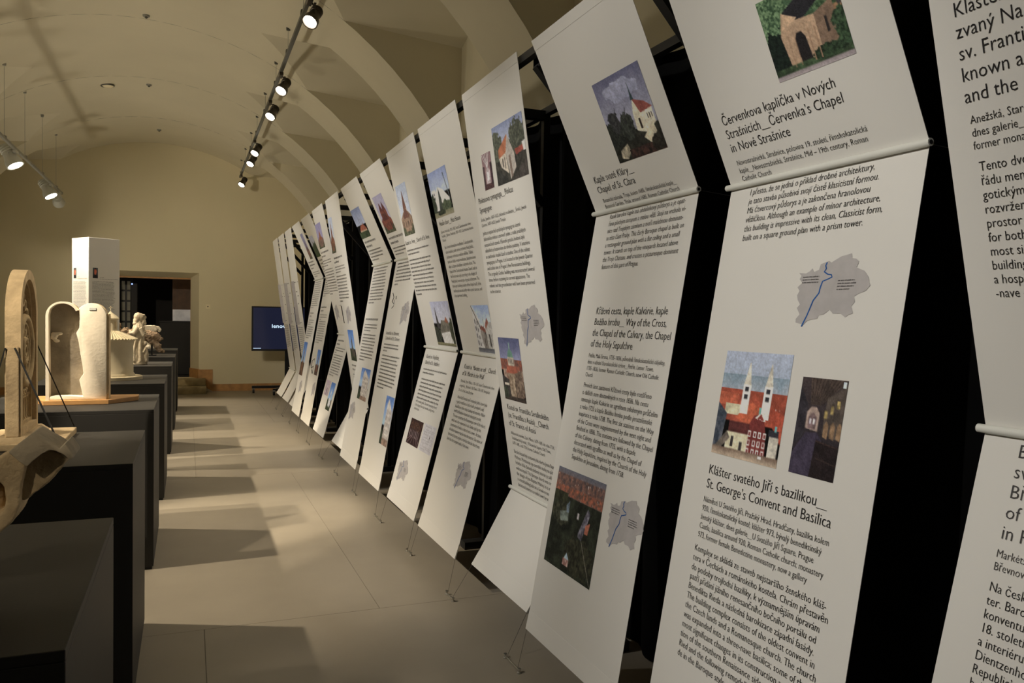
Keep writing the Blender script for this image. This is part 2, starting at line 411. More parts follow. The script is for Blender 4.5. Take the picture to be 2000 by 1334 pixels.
# ------------------------------------------------------------------ lamps on two suspended tracks
def spotlight(pos, target, mt, watt, size, blend, label, group, scale=1.0, lamp=True, color=LAMP_COLOR):
    pos = Vector(pos); d = (Vector(target) - pos).normalized()
    t = thing('spotlight', pos + Vector((0,0,.22)), label, 'spotlight', group)
    s = scale
    rot = d.to_track_quat('-Z', 'Y').to_matrix()
    f = lambda mb: setattr(mb, 'v', [tuple(pos + rot @ (Vector(p)*s)) for p in mb.v]) or mb
    h = f(MB().lathe([(.0,.16),(.035,.158),(.038,.10),(.040,.07),(.055,.035),(.058,.0),(.050,.0),(.048,.012),(.0,.012)], 24)).build('housing', mt, t, 35)
    f(MB().lathe([(.0,.006),(.046,.006),(.046,.010),(.0,.011)], 20)).build('lens', 'lens' if lamp else mt, t)
    for i in range(3):
        f(MB().lathe([(.0395,.105+i*.016),(.044,.107+i*.016),(.044,.111+i*.016),(.0395,.113+i*.016)], 20)).build('cooling_fin', mt, h, 40)
    c = pos + rot @ Vector((0,0,.08*s)); topz = pos.z + .2
    y = MB(); y.bar(c + Vector((0,.055*s,0)), Vector((c.x, c.y+.055*s, topz-.04)), .012, .006); y.bar(c + Vector((0,-.055*s,0)), Vector((c.x, c.y-.055*s, topz-.04)), .012, .006)
    y.bar(Vector((c.x, c.y-.06*s, topz-.04)), Vector((c.x, c.y+.06*s, topz-.04)), .02, .012); y.build('yoke', mt, t)
    MB().box(pos.x-.022, pos.x+.022, pos.y-.08, pos.y+.08, topz-.035, topz-.001).build('adapter', mt, t, None, .004)
    MB().tube([(c.x, c.y, topz-.035), (pos.x, pos.y, topz-.015)], .008, 8).build('stem', mt, t)
    if watt:
        L = bpy.data.lights.new('spot_beam', 'SPOT'); L.energy = watt; L.spot_size = math.radians(size); L.spot_blend = blend
        L.color = color; L.shadow_soft_size = .035
        o = bpy.data.objects.new('spot_beam', L); COL.objects.link(o)
        o.matrix_world = Matrix.Translation(pos + d*.02) @ d.to_track_quat('-Z', 'Y').to_matrix().to_4x4()
        o.parent = t; o.matrix_parent_inverse = parent_inv(t)
    return t
def track(x, y0, y1, z, m, label, wires):
    t = thing('track_rail', (x, y0, z), label, 'track rail')
    MB().box(x-.018, x+.018, y0, y1, z, z+.035).build('rail', m, t, None, .003)
    MB().box(x-.021, x+.021, y1, y1+.03, z-.004, z+.04).build('end_cap', m, t)
    for y in wires:
        p = vault_pt(x, y)
        MB().tube([(x, y, z+.035), p], .0022, 6).build('suspension_wire', 'track_w', t)
        MB().lathe([(.0,-.02),(.02,-.018),(.024,.02)], 12, p).build('ceiling_anchor', m, t, 40)
        MB().box(x-.024, x+.024, y-.03, y+.03, z+.02, z+.05).build('clip', m, t)
RTX, RTZ, LTX, LTZ = .98, 4.36, -2.1, 3.70
track(RTX, -2.5, 17.2, RTZ, 'track', 'black lamp track hung on wires above the aisle', [.8, 3.2, 6.4, 7.7, 8.9, 10.15, 11.6, 13.0, 14.2, 15.6, 16.8])
track(LTX, -2.5, 16.45, LTZ, 'track_w', 'grey lamp track hung on wires above the pedestals', [1.5, 4.5, 7.5, 10.2, 11.6, 12.95, 14.4, 15.8])
RG, LG = 'dark spotlights on the aisle track', 'white spotlights on the pedestal track'
ords = ['nearest of the dark spotlights in view on the aisle track', 'second dark spotlight in view from the near end of the track', 'third dark spotlight in view along the aisle track',
        'nearer of the close pair of dark spotlights on the track', 'farther of the close pair of dark spotlights on the track', 'dark spotlight at the far end of the aisle track']
for y, lab in zip((7.26, 9.62, 10.92, 13.5, 14.5, 16.9), ords):
    spotlight((RTX, y, RTZ-.2), (-.75, y-1.9, 1.0), 'lamp_dark', RIGHT_WATT, 62, .6, lab, RG, 1.25)
spotlight((LTX, 12.3, LTZ-.2), (-.62, 11.8, .8), 'lamp_white', LEFT_WATT, 56, .6, 'largest lit white spotlight at the left edge of the picture', LG, 1.9)
spotlight((LTX, 15.28, LTZ-.2), (-.62, 14.7, .8), 'lamp_white', LEFT_WATT, 56, .6, 'lit white spotlight near the far end of the pedestal track', LG, 1.9)
spotlight((LTX, 16.15, LTZ-.2), (LTX+.02, 17.0, 3.2), 'lamp_white', 0, 60, .5, 'unlit white spotlight turned to the far wall at the track end', LG, 1.7, False)
for y, lab in zip((10.35, 9.2, 7.25, 5.3), ('white spotlight left of view shining on the robed statue', 'white spotlight left of view shining on the printed pillar', 'white spotlight left of view shining on the rotunda model', 'white spotlight left of view shining on the twin tablet')):
    spotlight((LTX, y, LTZ-.2), (-.62, y+.2, .7), 'lamp_white', LEFT_WATT, 56, .6, lab, LG, 1.9)
for y, dy, lab in zip((-1.2, .6, 2.4, 4.4, 6.4, 8.4, 10.0), (.3, .3, .3, .4, .6, 1.0, 3.2), ('last added white spotlight behind the camera washing the banners', 'added white spotlight behind the camera washing the nearest banner', 'added white spotlight beside the camera washing the near banners',
        'added white spotlight washing the synagogue banner, left of view', 'added white spotlight washing the brown church banner, left of view', 'added white spotlight washing the spire banner, left of view', 'added white spotlight washing the dotted banners, left of view')):
    spotlight((LTX, y, LTZ-.2), (1.6, y+dy, 1.5), 'lamp_white', WASH_WATT*(1 + .01*max(0, y)), 52, .6, lab, LG, 1.9, color=WASH_COLOR)  # unseen lamps added to brighten the banners
spotlight((LTX, 8.8, LTZ-.2), (.2, 17.7, 2.6), 'lamp_white', 460, 54, 1.0, 'added white spotlight left of view turned to the far wall', LG, 1.6)  # unseen lamp put in to brighten the far wall
def uplight(x, y, watt, label):  # invented lamp out of view that brightens the vault
    t = thing('added_floor_uplight', (x, y, 0), label, 'uplight', 'added floor uplights out of view along the left wall')
    d = Vector((.70, .0, .72)).normalized(); rot = d.to_track_quat('-Z', 'Y').to_matrix(); pos = Vector((x, y, .34))
    f = lambda mb: setattr(mb, 'v', [tuple(pos + rot @ Vector(p)) for p in mb.v]) or mb
    f(MB().lathe([(.0,.24),(.14,.235),(.18,.15),(.21,.0),(.195,.0),(.185,.04),(.0,.04)], 24)).build('housing', 'tv', t, 35)
    f(MB().lathe([(.0,.016),(.18,.016),(.18,.026),(.0,.027)], 20)).build('lens', 'lens_soft', t)
    MB().box(x-.18, x+.18, y-.24, y+.24, .0005, .03).build('base_plate', 'tv', t)
    for sy in (-1, 1): MB().bar((x, y+sy*.225, .03), (x, y+sy*.225, .40), .04, .012).build('bracket', 'tv', t)
    L = bpy.data.lights.new('added_uplight_beam', 'SPOT'); L.energy = watt; L.spot_size = math.radians(104); L.spot_blend = .9; L.color = UP_COLOR; L.shadow_soft_size = .18
    o = bpy.data.objects.new('added_uplight_beam', L); COL.objects.link(o)
    o.matrix_world = Matrix.Translation(pos + d*.03) @ d.to_track_quat('-Z', 'Y').to_matrix().to_4x4(); o.parent = t; o.matrix_parent_inverse = parent_inv(t)
for y, w, lab in ((6.6, 1.25, 'added black floor uplight left of view behind the tablet plinth'), (9.2, 1, 'added black floor uplight left of view behind the printed pillar'), (11.4, 1, 'added black floor uplight left of view behind the statue'), (13.5, 1, 'added black floor uplight left of view behind the torso fragment'), (15.6, .9, 'added black floor uplight left of view nearest the far wall')):
    uplight(-3.55, y, UP_WATT*w, lab)
spotlight((RTX, 5.7, RTZ-.2), (-.68, 4.2, 1.42), 'lamp_dark', 150, 20, .5, 'added dark spotlight overhead out of view aimed at the rose window', RG, 1.25)  # added out of view to light the tracery face
spotlight((LTX, 4.93, LTZ-.2), (-.66, 5.90, 1.33), 'lamp_white', 520, 24, .4, 'added white spotlight left of view with a narrow beam on the tablet', LG, 1.9)  # unseen lamp added to rake across the tablet
spotlight((LTX, 1.6, LTZ-.2), (-.70, 4.2, 1.45), 'lamp_white', 560, 17, .4, 'added white spotlight left of view with a narrow beam on the rose window', LG, 1.9)  # unseen lamp added for the near side of the carving
spotlight((LTX, -.2, LTZ-.2), (-.45, 2.05, 1.2), 'lamp_white', 115, 12, .5, 'added white spotlight left of view with a narrow beam on the stone curl', LG, 1.9)  # unseen lamp added to warm the stone curl

# ------------------------------------------------------------------ pedestals
PED = [(1.60, 2.60, -.198), (3.51, 4.50, -.198), (5.44, 6.47, -.19), (7.44, 8.52, -.178), (9.87, 10.82, -.165), (11.88, 12.86, -.155), (14.1, 14.93, -.148)]
PL = ['nearest charcoal display plinth, in the bottom left corner', 'charcoal display plinth under the rose window carving', 'charcoal display plinth under the twin rounded tablet',
      'charcoal display plinth under the round chapel model', 'charcoal display plinth under the robed statue', 'charcoal display plinth under the brown torso fragment', 'farthest charcoal display plinth, by the doorway steps']
for (y0, y1, xr), lab in zip(PED, PL):
    t = thing('plinth', (xr-.5, (y0+y1)/2, 0), lab, 'plinth', 'charcoal plinths in a row')
    MB().box(xr-.99, xr-.01, y0+.01, y1-.01, 0, .02).build('toe_board', 'black', t)
    MB().box(xr-1.0, xr, y0, y1, .0205, .978).build('body', 'pedestal', t, None, .002)
    MB().box(xr-1.0, xr, y0, y1, .9785, 1.0).build('top', 'pedestal', t, None, .002)

# ------------------------------------------------------------------ sculptures
# 1 rose window carving (face towards the aisle, +X)
RX, RY, RZ0 = -.665, 4.215, 1.055
t = thing('rose_window_carving', (RX-.05, RY, 1.0), 'arched stone rose window carving with black straps on the second plinth', 'carving')
W2 = .212
fY = lambda a, b, d: (d, RY + a, RZ0 + b)
def arch(w, h0, n=20, base=0.0): return [(-w, base), (w, base)] + [(w*math.cos(math.pi*i/n), h0 + w*math.sin(math.pi*i/n)) for i in range(n+1)]
sp = .518
MB().ring(arch(W2, sp), arch(W2-.042, sp, base=.03), RX-.060, RX, fY).build('arch_frame', 'stone', t, 30)
MB().ring(arch(W2-.040, sp, base=.03), arch(W2-.058, sp, base=.045), RX-.060, RX-.018, fY).build('inner_moulding', 'tracery', t, 30)
MB().prism(arch(W2-.03, sp, base=.01), RX-.060, RX-.046, fY).build('back_panel', 'stone_dk', t)
rc = (RX-.02, RY, RZ0+.365); R1 = .150
rose = MB().torus(rc, R1, .017, (0,1,0), (0,0,1), 40, 8).build('rose_ring', 'tracery', t, 60)
MB().torus((RX-.024, RY, rc[2]), R1-.026, .009, (0,1,0), (0,0,1), 40, 6).build('rose_ring', 'tracery', t, 60)
MB().torus((RX-.020, RY, rc[2]), .052, .011, (0,1,0), (0,0,1), 28, 8).build('hub_ring', 'tracery', t, 60)
MB().torus((RX-.020, RY, rc[2]), .022, .008, (0,1,0), (0,0,1), 18, 6).build('hub_ring', 'tracery', t, 60)
for k in range(12):
    a = 2*math.pi*k/12; dy, dz = math.cos(a), math.sin(a)
    MB().tube([(RX-.028, RY+dy*.062, rc[2]+dz*.056), (RX-.026, RY+dy*.120, rc[2]+dz*.104)], [.008, .006], 6).build('spoke', 'tracery', t, 60)
    a += math.pi/12; dy, dz = math.cos(a), math.sin(a)
    MB().torus((RX-.026, RY+dy*.113, rc[2]+dz*.113), .021, .006, (0,1,0), (0,0,1), 16, 6).build('petal_ring', 'tracery', t, 60)
    MB().torus((RX-.034, RY+dy*.078, rc[2]+dz*.078), .015, .005, (0,1,0), (0,0,1), 12, 6).build('petal_ring', 'tracery', t, 60)
    if k < 6:
        b = 2*math.pi*k/6; MB().ball((RX-.024, RY+math.cos(b)*.04, rc[2]+math.sin(b)*.04), .009, 8, 6).build('bead', 'tracery', t, 60)
for (dy, dz, r) in [(0, .232, .030), (-.052, .205, .022), (.052, .205, .022), (-.10, .17, .017), (.10, .17, .017), (-.11,-.15,.020), (.11,-.15,.020), (0, .285, .016)]:
    MB().torus((RX-.030, RY+dy, rc[2]+dz), r, .007, (0,1,0), (0,0,1), 16, 6).build('foil_ring', 'tracery', t, 60)
for k in range(8):
    y = RY-.154+k*.044
    MB().lathe([(.010,0),(.010,.012),(.006,.018),(.006,.108),(.010,.114),(.011,.124)], 10, (RX-.036, y, RZ0+.04)).build('colonnette', 'tracery', t, 50)
    if k < 7: MB().torus((RX-.036, y+.022, RZ0+.164), .018, .0055, (0,1,0), (0,0,1), 14, 6).build('small_arch', 'tracery', t, 60)
pl = MB().box(RX-.165, RX+.16, RY-.262, RY+.262, 1.0008, 1.030).build('base_slab', 'stone', t, None, .004)
MB().hexa([(RX-.11,RY-.245,1.0305),(RX+.045,RY-.245,1.0305),(RX+.045,RY+.245,1.0305),(RX-.11,RY+.245,1.0305),(RX-.085,RY-.232,1.055),(RX+.015,RY-.232,1.055),(RX+.015,RY+.232,1.055),(RX-.085,RY+.232,1.055)]).build('base_moulding', 'stone_dk', t)
MB().box(RX-.056, RX-.006, RY-W2-.012, RY-W2-.001, RZ0, RZ0+.39).build('side_plate', 'stone_dk', t, None, .004)
MB().bar((RX-.02, RY-W2-.016, RZ0+.385), (RX+.145, RY-.25, 1.035), .010, .005).build('strap', 'strap', t)
MB().bar((RX-.055, RY-W2-.016, RZ0+.385), (RX-.155, RY-.25, 1.035), .010, .005).build('strap', 'strap', t)
MB().bar((RX-.01, RY+W2+.006, RZ0+.40), (RX+.15, RY+.25, 1.035), .010, .005).build('strap', 'strap', t)

# 2 carved stone curl on the nearest plinth
t = thing('stone_curl_fragment', (-.58, 2.1, 1.0), 'curled carved stone fragment with broken leaf tip on the nearest plinth', 'carving')
def px2(x, y, Y):
    d = RM @ np.array((x-1000, 667-y, -FPX)); s = Y/d[1]; return (s*d[0], 1.6+s*d[2])
fX = lambda a, b, d: (a, d, b)
curl = [(-40,918),(-8,898),(28,875),(44,893),(52,908),(47,930),(42,960),(40,990),(26,1018),(0,1040),(-40,1062),(-90,1085),(-120,1085),(-120,1020),(-60,1020),(-12,1010),(8,998),(13,975),(9,950),(-4,936),(-30,945)]
mb = MB().prism([px2(x, y, 2.0) for x, y in curl], 1.99, 2.13, fX)
mb.box(-.72, -.50, 1.97, 2.16, 1.001, 1.09)
mb.ball((-.44, 2.07, 1.19), (.075, .05, .075))
remesh(mb, 'curl', 'stone', .004, t, 3, .004, .03)
leaf = [(20,880),(34,868),(68,842),(90,855),(112,867),(120,873),(130,863),(140,876),(147,888),(144,893),(137,893),(126,884),(110,877),(100,876),(84,884),(66,898),(56,908),(44,900)]
MB().prism([px2(x, y, 2.0) for x, y in leaf], 1.975, 2.10, fX).build('leaf', 'statue', t, 40, .003)
und = [(50,905),(66,894),(84,880),(100,872),(118,878),(136,892),(128,904),(110,926),(90,945),(64,964),(50,972),(44,950)]
remesh(MB().prism([px2(x, y, 2.05) for x, y in und], 2.012, 2.11, fX), 'leaf_underside', 'stone_dk', .004, t, 3, .006, .03)

# 3 twin rounded tablet on a wooden board
TY = 5.93
def tp(x, y): return px2(x, y, TY)
t = thing('twin_tablet', (-.65, TY, 1.0), 'pale plaster tablet with two rounded tops and a dark hollow half', 'tablet')
x0, x1 = tp(93,700)[0], tp(211,700)[0]; zb = 1.030; zl = tp(125,589)[1]; xm = tp(158,600)[0]
rl = (xm-x0)/2; rr = (x1-xm+.02)/2; zr = tp(190,592)[1]
out = [(x0, zb), (x1, zb)]
out += [((x1-rr)+rr*math.cos(math.pi*i/14), zr-rr+rr*math.sin(math.pi*i/14)) for i in range(0, 12)]
out += [((x0+rl)+rl*math.cos(math.pi*i/14), zl-rl+rl*math.sin(math.pi*i/14)) for i in range(2, 15)]
MB().prism(out, TY, TY+.055, fX).build('backing', 'stone', t, 40)
right = [(165,772),(158,740),(166,728),(164,712),(160,690),(157,668),(152,650),(158,640),(159,622),(158,606)]
rp = [tp(*q) for q in right]
fr_ = [(x0+.006, zb), (tp(112,780)[0], zb)]
poly = [(x1-.002, zb), (x1-.002, zr-rr)] + [((x1-rr)+(rr-.002)*math.cos(math.pi*i/14), zr-rr+(rr-.002)*math.sin(math.pi*i/14)) for i in range(1, 13)] + rp[::-1] + [(tp(140,776)[0], zb+.028), (tp(112,775)[0], zb+.03), (x0+.004, zb+.02), (x0+.004, zb)]
bm_ = MB().prism(poly, TY-.085, TY, fX); bm_.build('raised_half', 'cast', t, 40, .004)
n = 16; ro = [(x0, zb)] + [((x0+rl)+rl*math.cos(math.pi-math.pi*.86*i/n), zl-rl+rl*math.sin(math.pi-math.pi*.86*i/n)) for i in range(n+1)]
w = .020
ri = [(x0+w, zb)] + [((x0+rl)+(rl-w*.6)*math.cos(math.pi-math.pi*.86*i/n)+ (.004 if i<3 else 0), zl-rl+(rl-w*.6)*math.sin(math.pi-math.pi*.86*i/n)) for i in range(n+1)]
rm = MB()
for i in range(len(ro)-1):
    rm.hexa([(ro[i][0],TY-.087,ro[i][1]),(ri[i][0],TY-.087,ri[i][1]),(ri[i][0],TY,ri[i][1]),(ro[i][0],TY,ro[i][1]),(ro[i+1][0],TY-.087,ro[i+1][1]),(ri[i+1][0],TY-.087,ri[i+1][1]),(ri[i+1][0],TY,ri[i+1][1]),(ro[i+1][0],TY,ro[i+1][1])])
rm.build('rim', 'cast', t)
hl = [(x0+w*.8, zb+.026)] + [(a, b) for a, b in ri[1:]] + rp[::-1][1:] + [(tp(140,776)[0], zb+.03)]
MB().prism(hl, TY-.006, TY-.0005, fX).build('hollow', 'cast_shade', t)
lump = MB()
for k in range(9): lump.ball((tp(103+random.random()*14,0)[0], TY-.02, tp(0, 650+random.random()*16)[1]), (.012+.012*random.random(), .016, .009+.006*random.random()), 8, 6)
remesh(lump, 'lit_patch_lump', 'cast', .004, t, 1)  # pale lumps stand in for a lit spot in the hollow
MB().box(tp(178,0)[0], tp(191,0)[0], TY-.0875, TY-.085, tp(0,603)[1], tp(0,598)[1]).build('paper_tag', 'lamp_white', t)
MB().box(tp(207,0)[0]-.004, x1+.012, TY-.075, TY+.05, zb, zr-rr+.02).build('side_board', 'stone', t, None, .003)
bx0, bx1 = tp(60,0)[0], tp(270,0)[0]
bp = [(x0-.01, TY-.11), (x1+.012, TY-.11), (bx1, TY+.10), (bx1, TY+.25), (bx0, TY+.25), (bx0, TY+.10)]
MB().prism(bp, 1.0008, 1.0295, lambda a, b, d: (a, b, d)).build('base_board', 'wood', t, None, .002)

# 4 round chapel model
CXM, CYM = px2(216, 700, 8.0)[0], 8.0
t = thing('round_chapel_model', (CXM, CYM, 1.0), 'cream model of a round chapel with tiled cone roof and lantern', 'model')
MB().lathe([(.262,0.0008),(.262,.028),(.255,.032)], 48, (CXM, CYM, 1.0)).build('base_disc', 'cream', t, 40)
MB().lathe([(.200,.032),(.196,.05),(.186,.062),(.184,.33),(.190,.34),(.196,.352)], 48, (CXM, CYM, 1.0)).build('drum', 'cream', t, 40)
rf = MB().lathe([(.214,.350),(.214,.358),(.064,.432),(.06,.432)], 48, (CXM, CYM, 1.0)).build('roof', 'cream', t, 30)
for k in range(48):
    a = 2*math.pi*k/48; c, s = math.cos(a), math.sin(a)
    MB().tube([(CXM+c*.217, CYM+s*.217, 1.360), (CXM+c*.068, CYM+s*.068, 1.433)], [.0085, .003], 6).build('tile_rib', 'cream', rf, 60)
MB().lathe([(.060,.43),(.056,.44),(.054,.53),(.066,.535),(.068,.545)], 24, (CXM, CYM, 1.0)).build('lantern', 'cream', t, 40)
for k in range(6):
    a = 2*math.pi*(k+.35)/6; c, s = math.cos(a), math.sin(a)
    MB().bar((CXM+c*.0545, CYM+s*.0545, 1.455), (CXM+c*.0545, CYM+s*.0545, 1.515), .016, .004, (c, s, 0)).build('lantern_window', 'stone_dk', t)
MB().lathe([(.070,.545),(.045,.572),(.02,.590),(.008,.604)], 24, (CXM, CYM, 1.0)).build('lantern_roof', 'cream', t, 40)
MB().bar((CXM, CYM, 1.60), (CXM, CYM, 1.655), .006).bar((CXM-.016, CYM, 1.638), (CXM+.016, CYM, 1.638), .006).build('cross', 'cream', t)

# 5 robed statue
SX, SY = -.515, 10.2
t = thing('robed_statue', (SX, SY, 1.0), 'pale stone statue of a bearded robed figure facing the aisle', 'statue')
mb = MB(); g = lambda x, y, z: (SX+x, SY+y, 1.0+z)
fold = lambda a, z: 1 + .13*math.cos(7*a + 6*z)*max(0, 1-z/.42) + .05*math.cos(13*a)
mb.lathe([(.080,.03),(.078,.09),(.070,.18),(.060,.27),(.058,.33),(.064,.39),(.064,.43),(.050,.465),(.030,.49)], 42, g(-.004,0,0), fold)
mb.lathe([(.088,.0008),(.088,.035),(.075,.045)], 24, g(0,0,0))
mb.ball(g(.014,0,.545), (.040,.036,.050)); mb.ball(g(-.012,0,.552), (.046,.044,.050)); mb.ball(g(-.030,0,.505), (.034,.040,.045)); mb.ball(g(.046,0,.500), (.026,.022,.040)); mb.ball(g(.062,0,.478), (.016,.014,.026)); mb.ball(g(.050,0,.572), (.014,.026,.010)); mb.ball(g(.064,0,.545), (.015,.010,.018))
mb.ball(g(-.040,0,.475), (.030,.046,.024))
mb.tube([g(-.02,0,.47), g(.005,0,.51)], .028, 10)
mb.tube([g(-.01,-.058,.43), g(-.055,-.075,.36), g(-.085,-.06,.365), g(-.088,-.05,.40)], [.030,.028,.022,.016], 10)
mb.tube([g(.0,.058,.43), g(.03,.075,.34), g(.07,.05,.36)], [.030,.028,.016], 10)
mb.tube([g(.01,-.062,.42), g(.05,-.06,.34), g(.068,-.04,.385)], [.026,.022,.014], 10)
mb.tube([g(-.055,-.045,.34), g(-.075,-.05,.2), g(-.082,-.04,.04)], [.012,.018,.022], 8)
mb.tube([g(-.03,-.065,.30), g(-.05,-.07,.16), g(-.045,-.075,.04)], [.010,.014,.018], 8)
mb.tube([g(.02,-.06,.30), g(.015,-.075,.16), g(.02,-.08,.04)], [.010,.014,.016], 8)
mb.tube([g(.066,-.03,.03), g(.07,-.035,.12), g(.062,-.03,.20)], [.034,.034,.026], 10); mb.ball(g(.060,-.03,.245), (.028,.028,.032)); mb.tube([g(.07,-.045,.19), g(.045,-.07,.14)], .013, 8)
remesh(mb, 'figure', 'statue', .0042, t, 1, .004, .02)

# 6 brown torso fragment on a dark stand
t = thing('brown_torso_fragment', (-.62, 12.35, 1.0), 'brown weathered stone torso fragment raised on a small black stand', 'carving')
g = lambda x, y, z: (x, 12.35+y, 1.0+z); mb = MB()
mb.tube([g(-.90,0,.12), g(-.82,0,.24), g(-.68,0,.29), g(-.52,0,.27), g(-.42,0,.20)], [.09,.10,.085,.075,.06], 12)
mb.tube([g(-.60,-.02,.28), g(-.50,-.05,.30), g(-.40,-.06,.285), g(-.345,-.06,.235), g(-.315,-.05,.245)], [.06,.055,.048,.036,.018], 10)
mb.tube([g(-.44,0,.26), g(-.40,-.02,.15), g(-.36,-.04,.07), g(-.30,-.05,.055)], [.05,.045,.036,.022], 10)
mb.tube([g(-.58,0,.22), g(-.62,-.02,.12), g(-.66,-.02,.06)], [.06,.05,.05], 10)
mb.ball(g(-.365,-.05,.135), (.035,.03,.035)); mb.ball(g(-.92,.02,.32), (.075,.06,.10)); mb.ball(g(-.90,.02,.42), (.045,.045,.055)); mb.ball(g(-.80,0,.33),(.07,.06,.06))
remesh(mb, 'torso', 'brown', .007, t, 1, .05, .045)
MB().box(-.72, -.40, 12.28, 12.42, 1.0008, 1.012).build('stand_plate', 'black', t)
for x, z in ((-.62, .10), (-.46, .18)): MB().tube([g(x,0,.012), g(x,0,z)], .012, 8).build('stand_rod', 'black', t)

# 7 carved capital on the farthest plinth
t = thing('carved_capital', (-.58, 14.5, 1.0), 'white carved capital with scroll end on the farthest plinth', 'carving')
g = lambda x, y, z: (x, 14.5+y, 1.009+z); mb = MB()
mb.lathe([(.11,.0008),(.11,.04),(.075,.07),(.07,.2),(.10,.26),(.13,.31)], 24, g(-.585,0,0), lambda a, z: 1+.1*math.cos(8*a))
mb.hexa([g(-.74,-.10,.325), g(-.46,-.10,.325), g(-.46,.10,.325), g(-.74,.10,.325), g(-.74,-.10,.375), g(-.50,-.10,.385), g(-.50,.10,.385), g(-.74,.10,.375)])
mb.tube([g(-.50,-.05,.355), g(-.44,-.05,.34), g(-.415,-.05,.31), g(-.43,-.05,.285), g(-.455,-.05,.30)], [.03,.03,.026,.02,.014], 10)
mb.tube([g(-.72,-.06,.34), g(-.66,-.09,.29), g(-.59,-.10,.275), g(-.52,-.09,.29), g(-.48,-.07,.33)], [.02,.022,.024,.022,.02], 8)
for k in range(5): mb.ball(g(-.70+k*.055, -.10, .315-.02*math.sin(k/4*math.pi)), (.022,.02,.026), 8, 6)
remesh(mb, 'capital', 'cast', .007, t, 1, .016, .03)

# ------------------------------------------------------------------ black frame and curtain behind the banners
YLs = {'N':1.33,'C':2.31,'K':3.303,'P':4.277,'H':5.199,'A':6.111,'5':7.128,'6':8.079,'7':9.051,'8':10.075,'9':11.11,'10':12.102,'11':13.03,'12':14.0,'13':14.94}
BW = .80
RZ = {'N':1.365,'C':2.1,'K':2.1,'P':.63,'H':1.365,'A':1.365,'5':2.1,'6':2.1,'7':.63,'8':1.365,'9':2.1,'10':2.1,'11':.63,'12':.63,'13':.63}
KEYS = list(YLs)
GAPS = [(YLs[KEYS[i]] + YLs[KEYS[i+1]] - BW)/2 for i in range(len(KEYS)-1)]
zt = lambda y: 2.805 + .0065*y
t = thing('display_scaffold', (1.7, 7, 0), 'black metal scaffold carrying the row of white banners', 'scaffold')
ya, yb = -.3, 15.15
MB().bar((1.449, ya, zt(ya)-.022), (1.449, yb, zt(yb)-.022), .036).build('front_beam', 'frame_face', t)
MB().bar((1.95, ya, zt(ya)-.02), (1.95, yb, zt(yb)-.02), .04).build('rear_beam', 'frame', t)
for y in [.42] + GAPS + [15.08]:
    z = zt(y)
    MB().bar((1.468, y, z-.045), (1.93, y, z-.045), .06, .05).build('cross_beam', 'frame', t)
    MB().bar((1.475, y, z-.07), (1.93, y, z-.56), .045).build('brace', 'frame', t)
    MB().box(1.925, 1.965, y-.02, y+.02, .05, z-.04).build('post', 'frame', t)
    MB().box(1.78, 1.99, y-.045, y+.045, .0005, .05).build('foot', 'frame_face', t)
    MB().box(1.468, 1.485, y-.035, y+.035, z-.085, z-.036).build('bracket', 'frame_face', t)
cu = MB(); n = 420; vs = []
for i in range(n+1):
    y = -1.2 + 16.6*i/n; x = 2.035 + .022*math.sin(y*19) + .012*math.sin(y*7.3+1)
    for z in (.012, zt(y)-.01): vs.append((x, y, z))
for i in range(n+1):
    y = -1.2 + 16.6*i/n; x = 2.041 + .022*math.sin(y*19) + .012*math.sin(y*7.3+1)
    for z in (.012, zt(y)-.01): vs.append((x, y, z))
o2 = 2*(n+1); fs = []
for i in range(n):
    a = 2*i; fs += [(a, a+1, a+3, a+2), (o2+a, o2+a+2, o2+a+3, o2+a+1), (a+1, o2+a+1, o2+a+3, a+3), (a, a+2, o2+a+2, o2+a)]
cu.add(vs, fs); tag(cu.build('black_curtain', 'curtain', None, 80), 'long black curtain hanging behind the white banners', 'curtain')
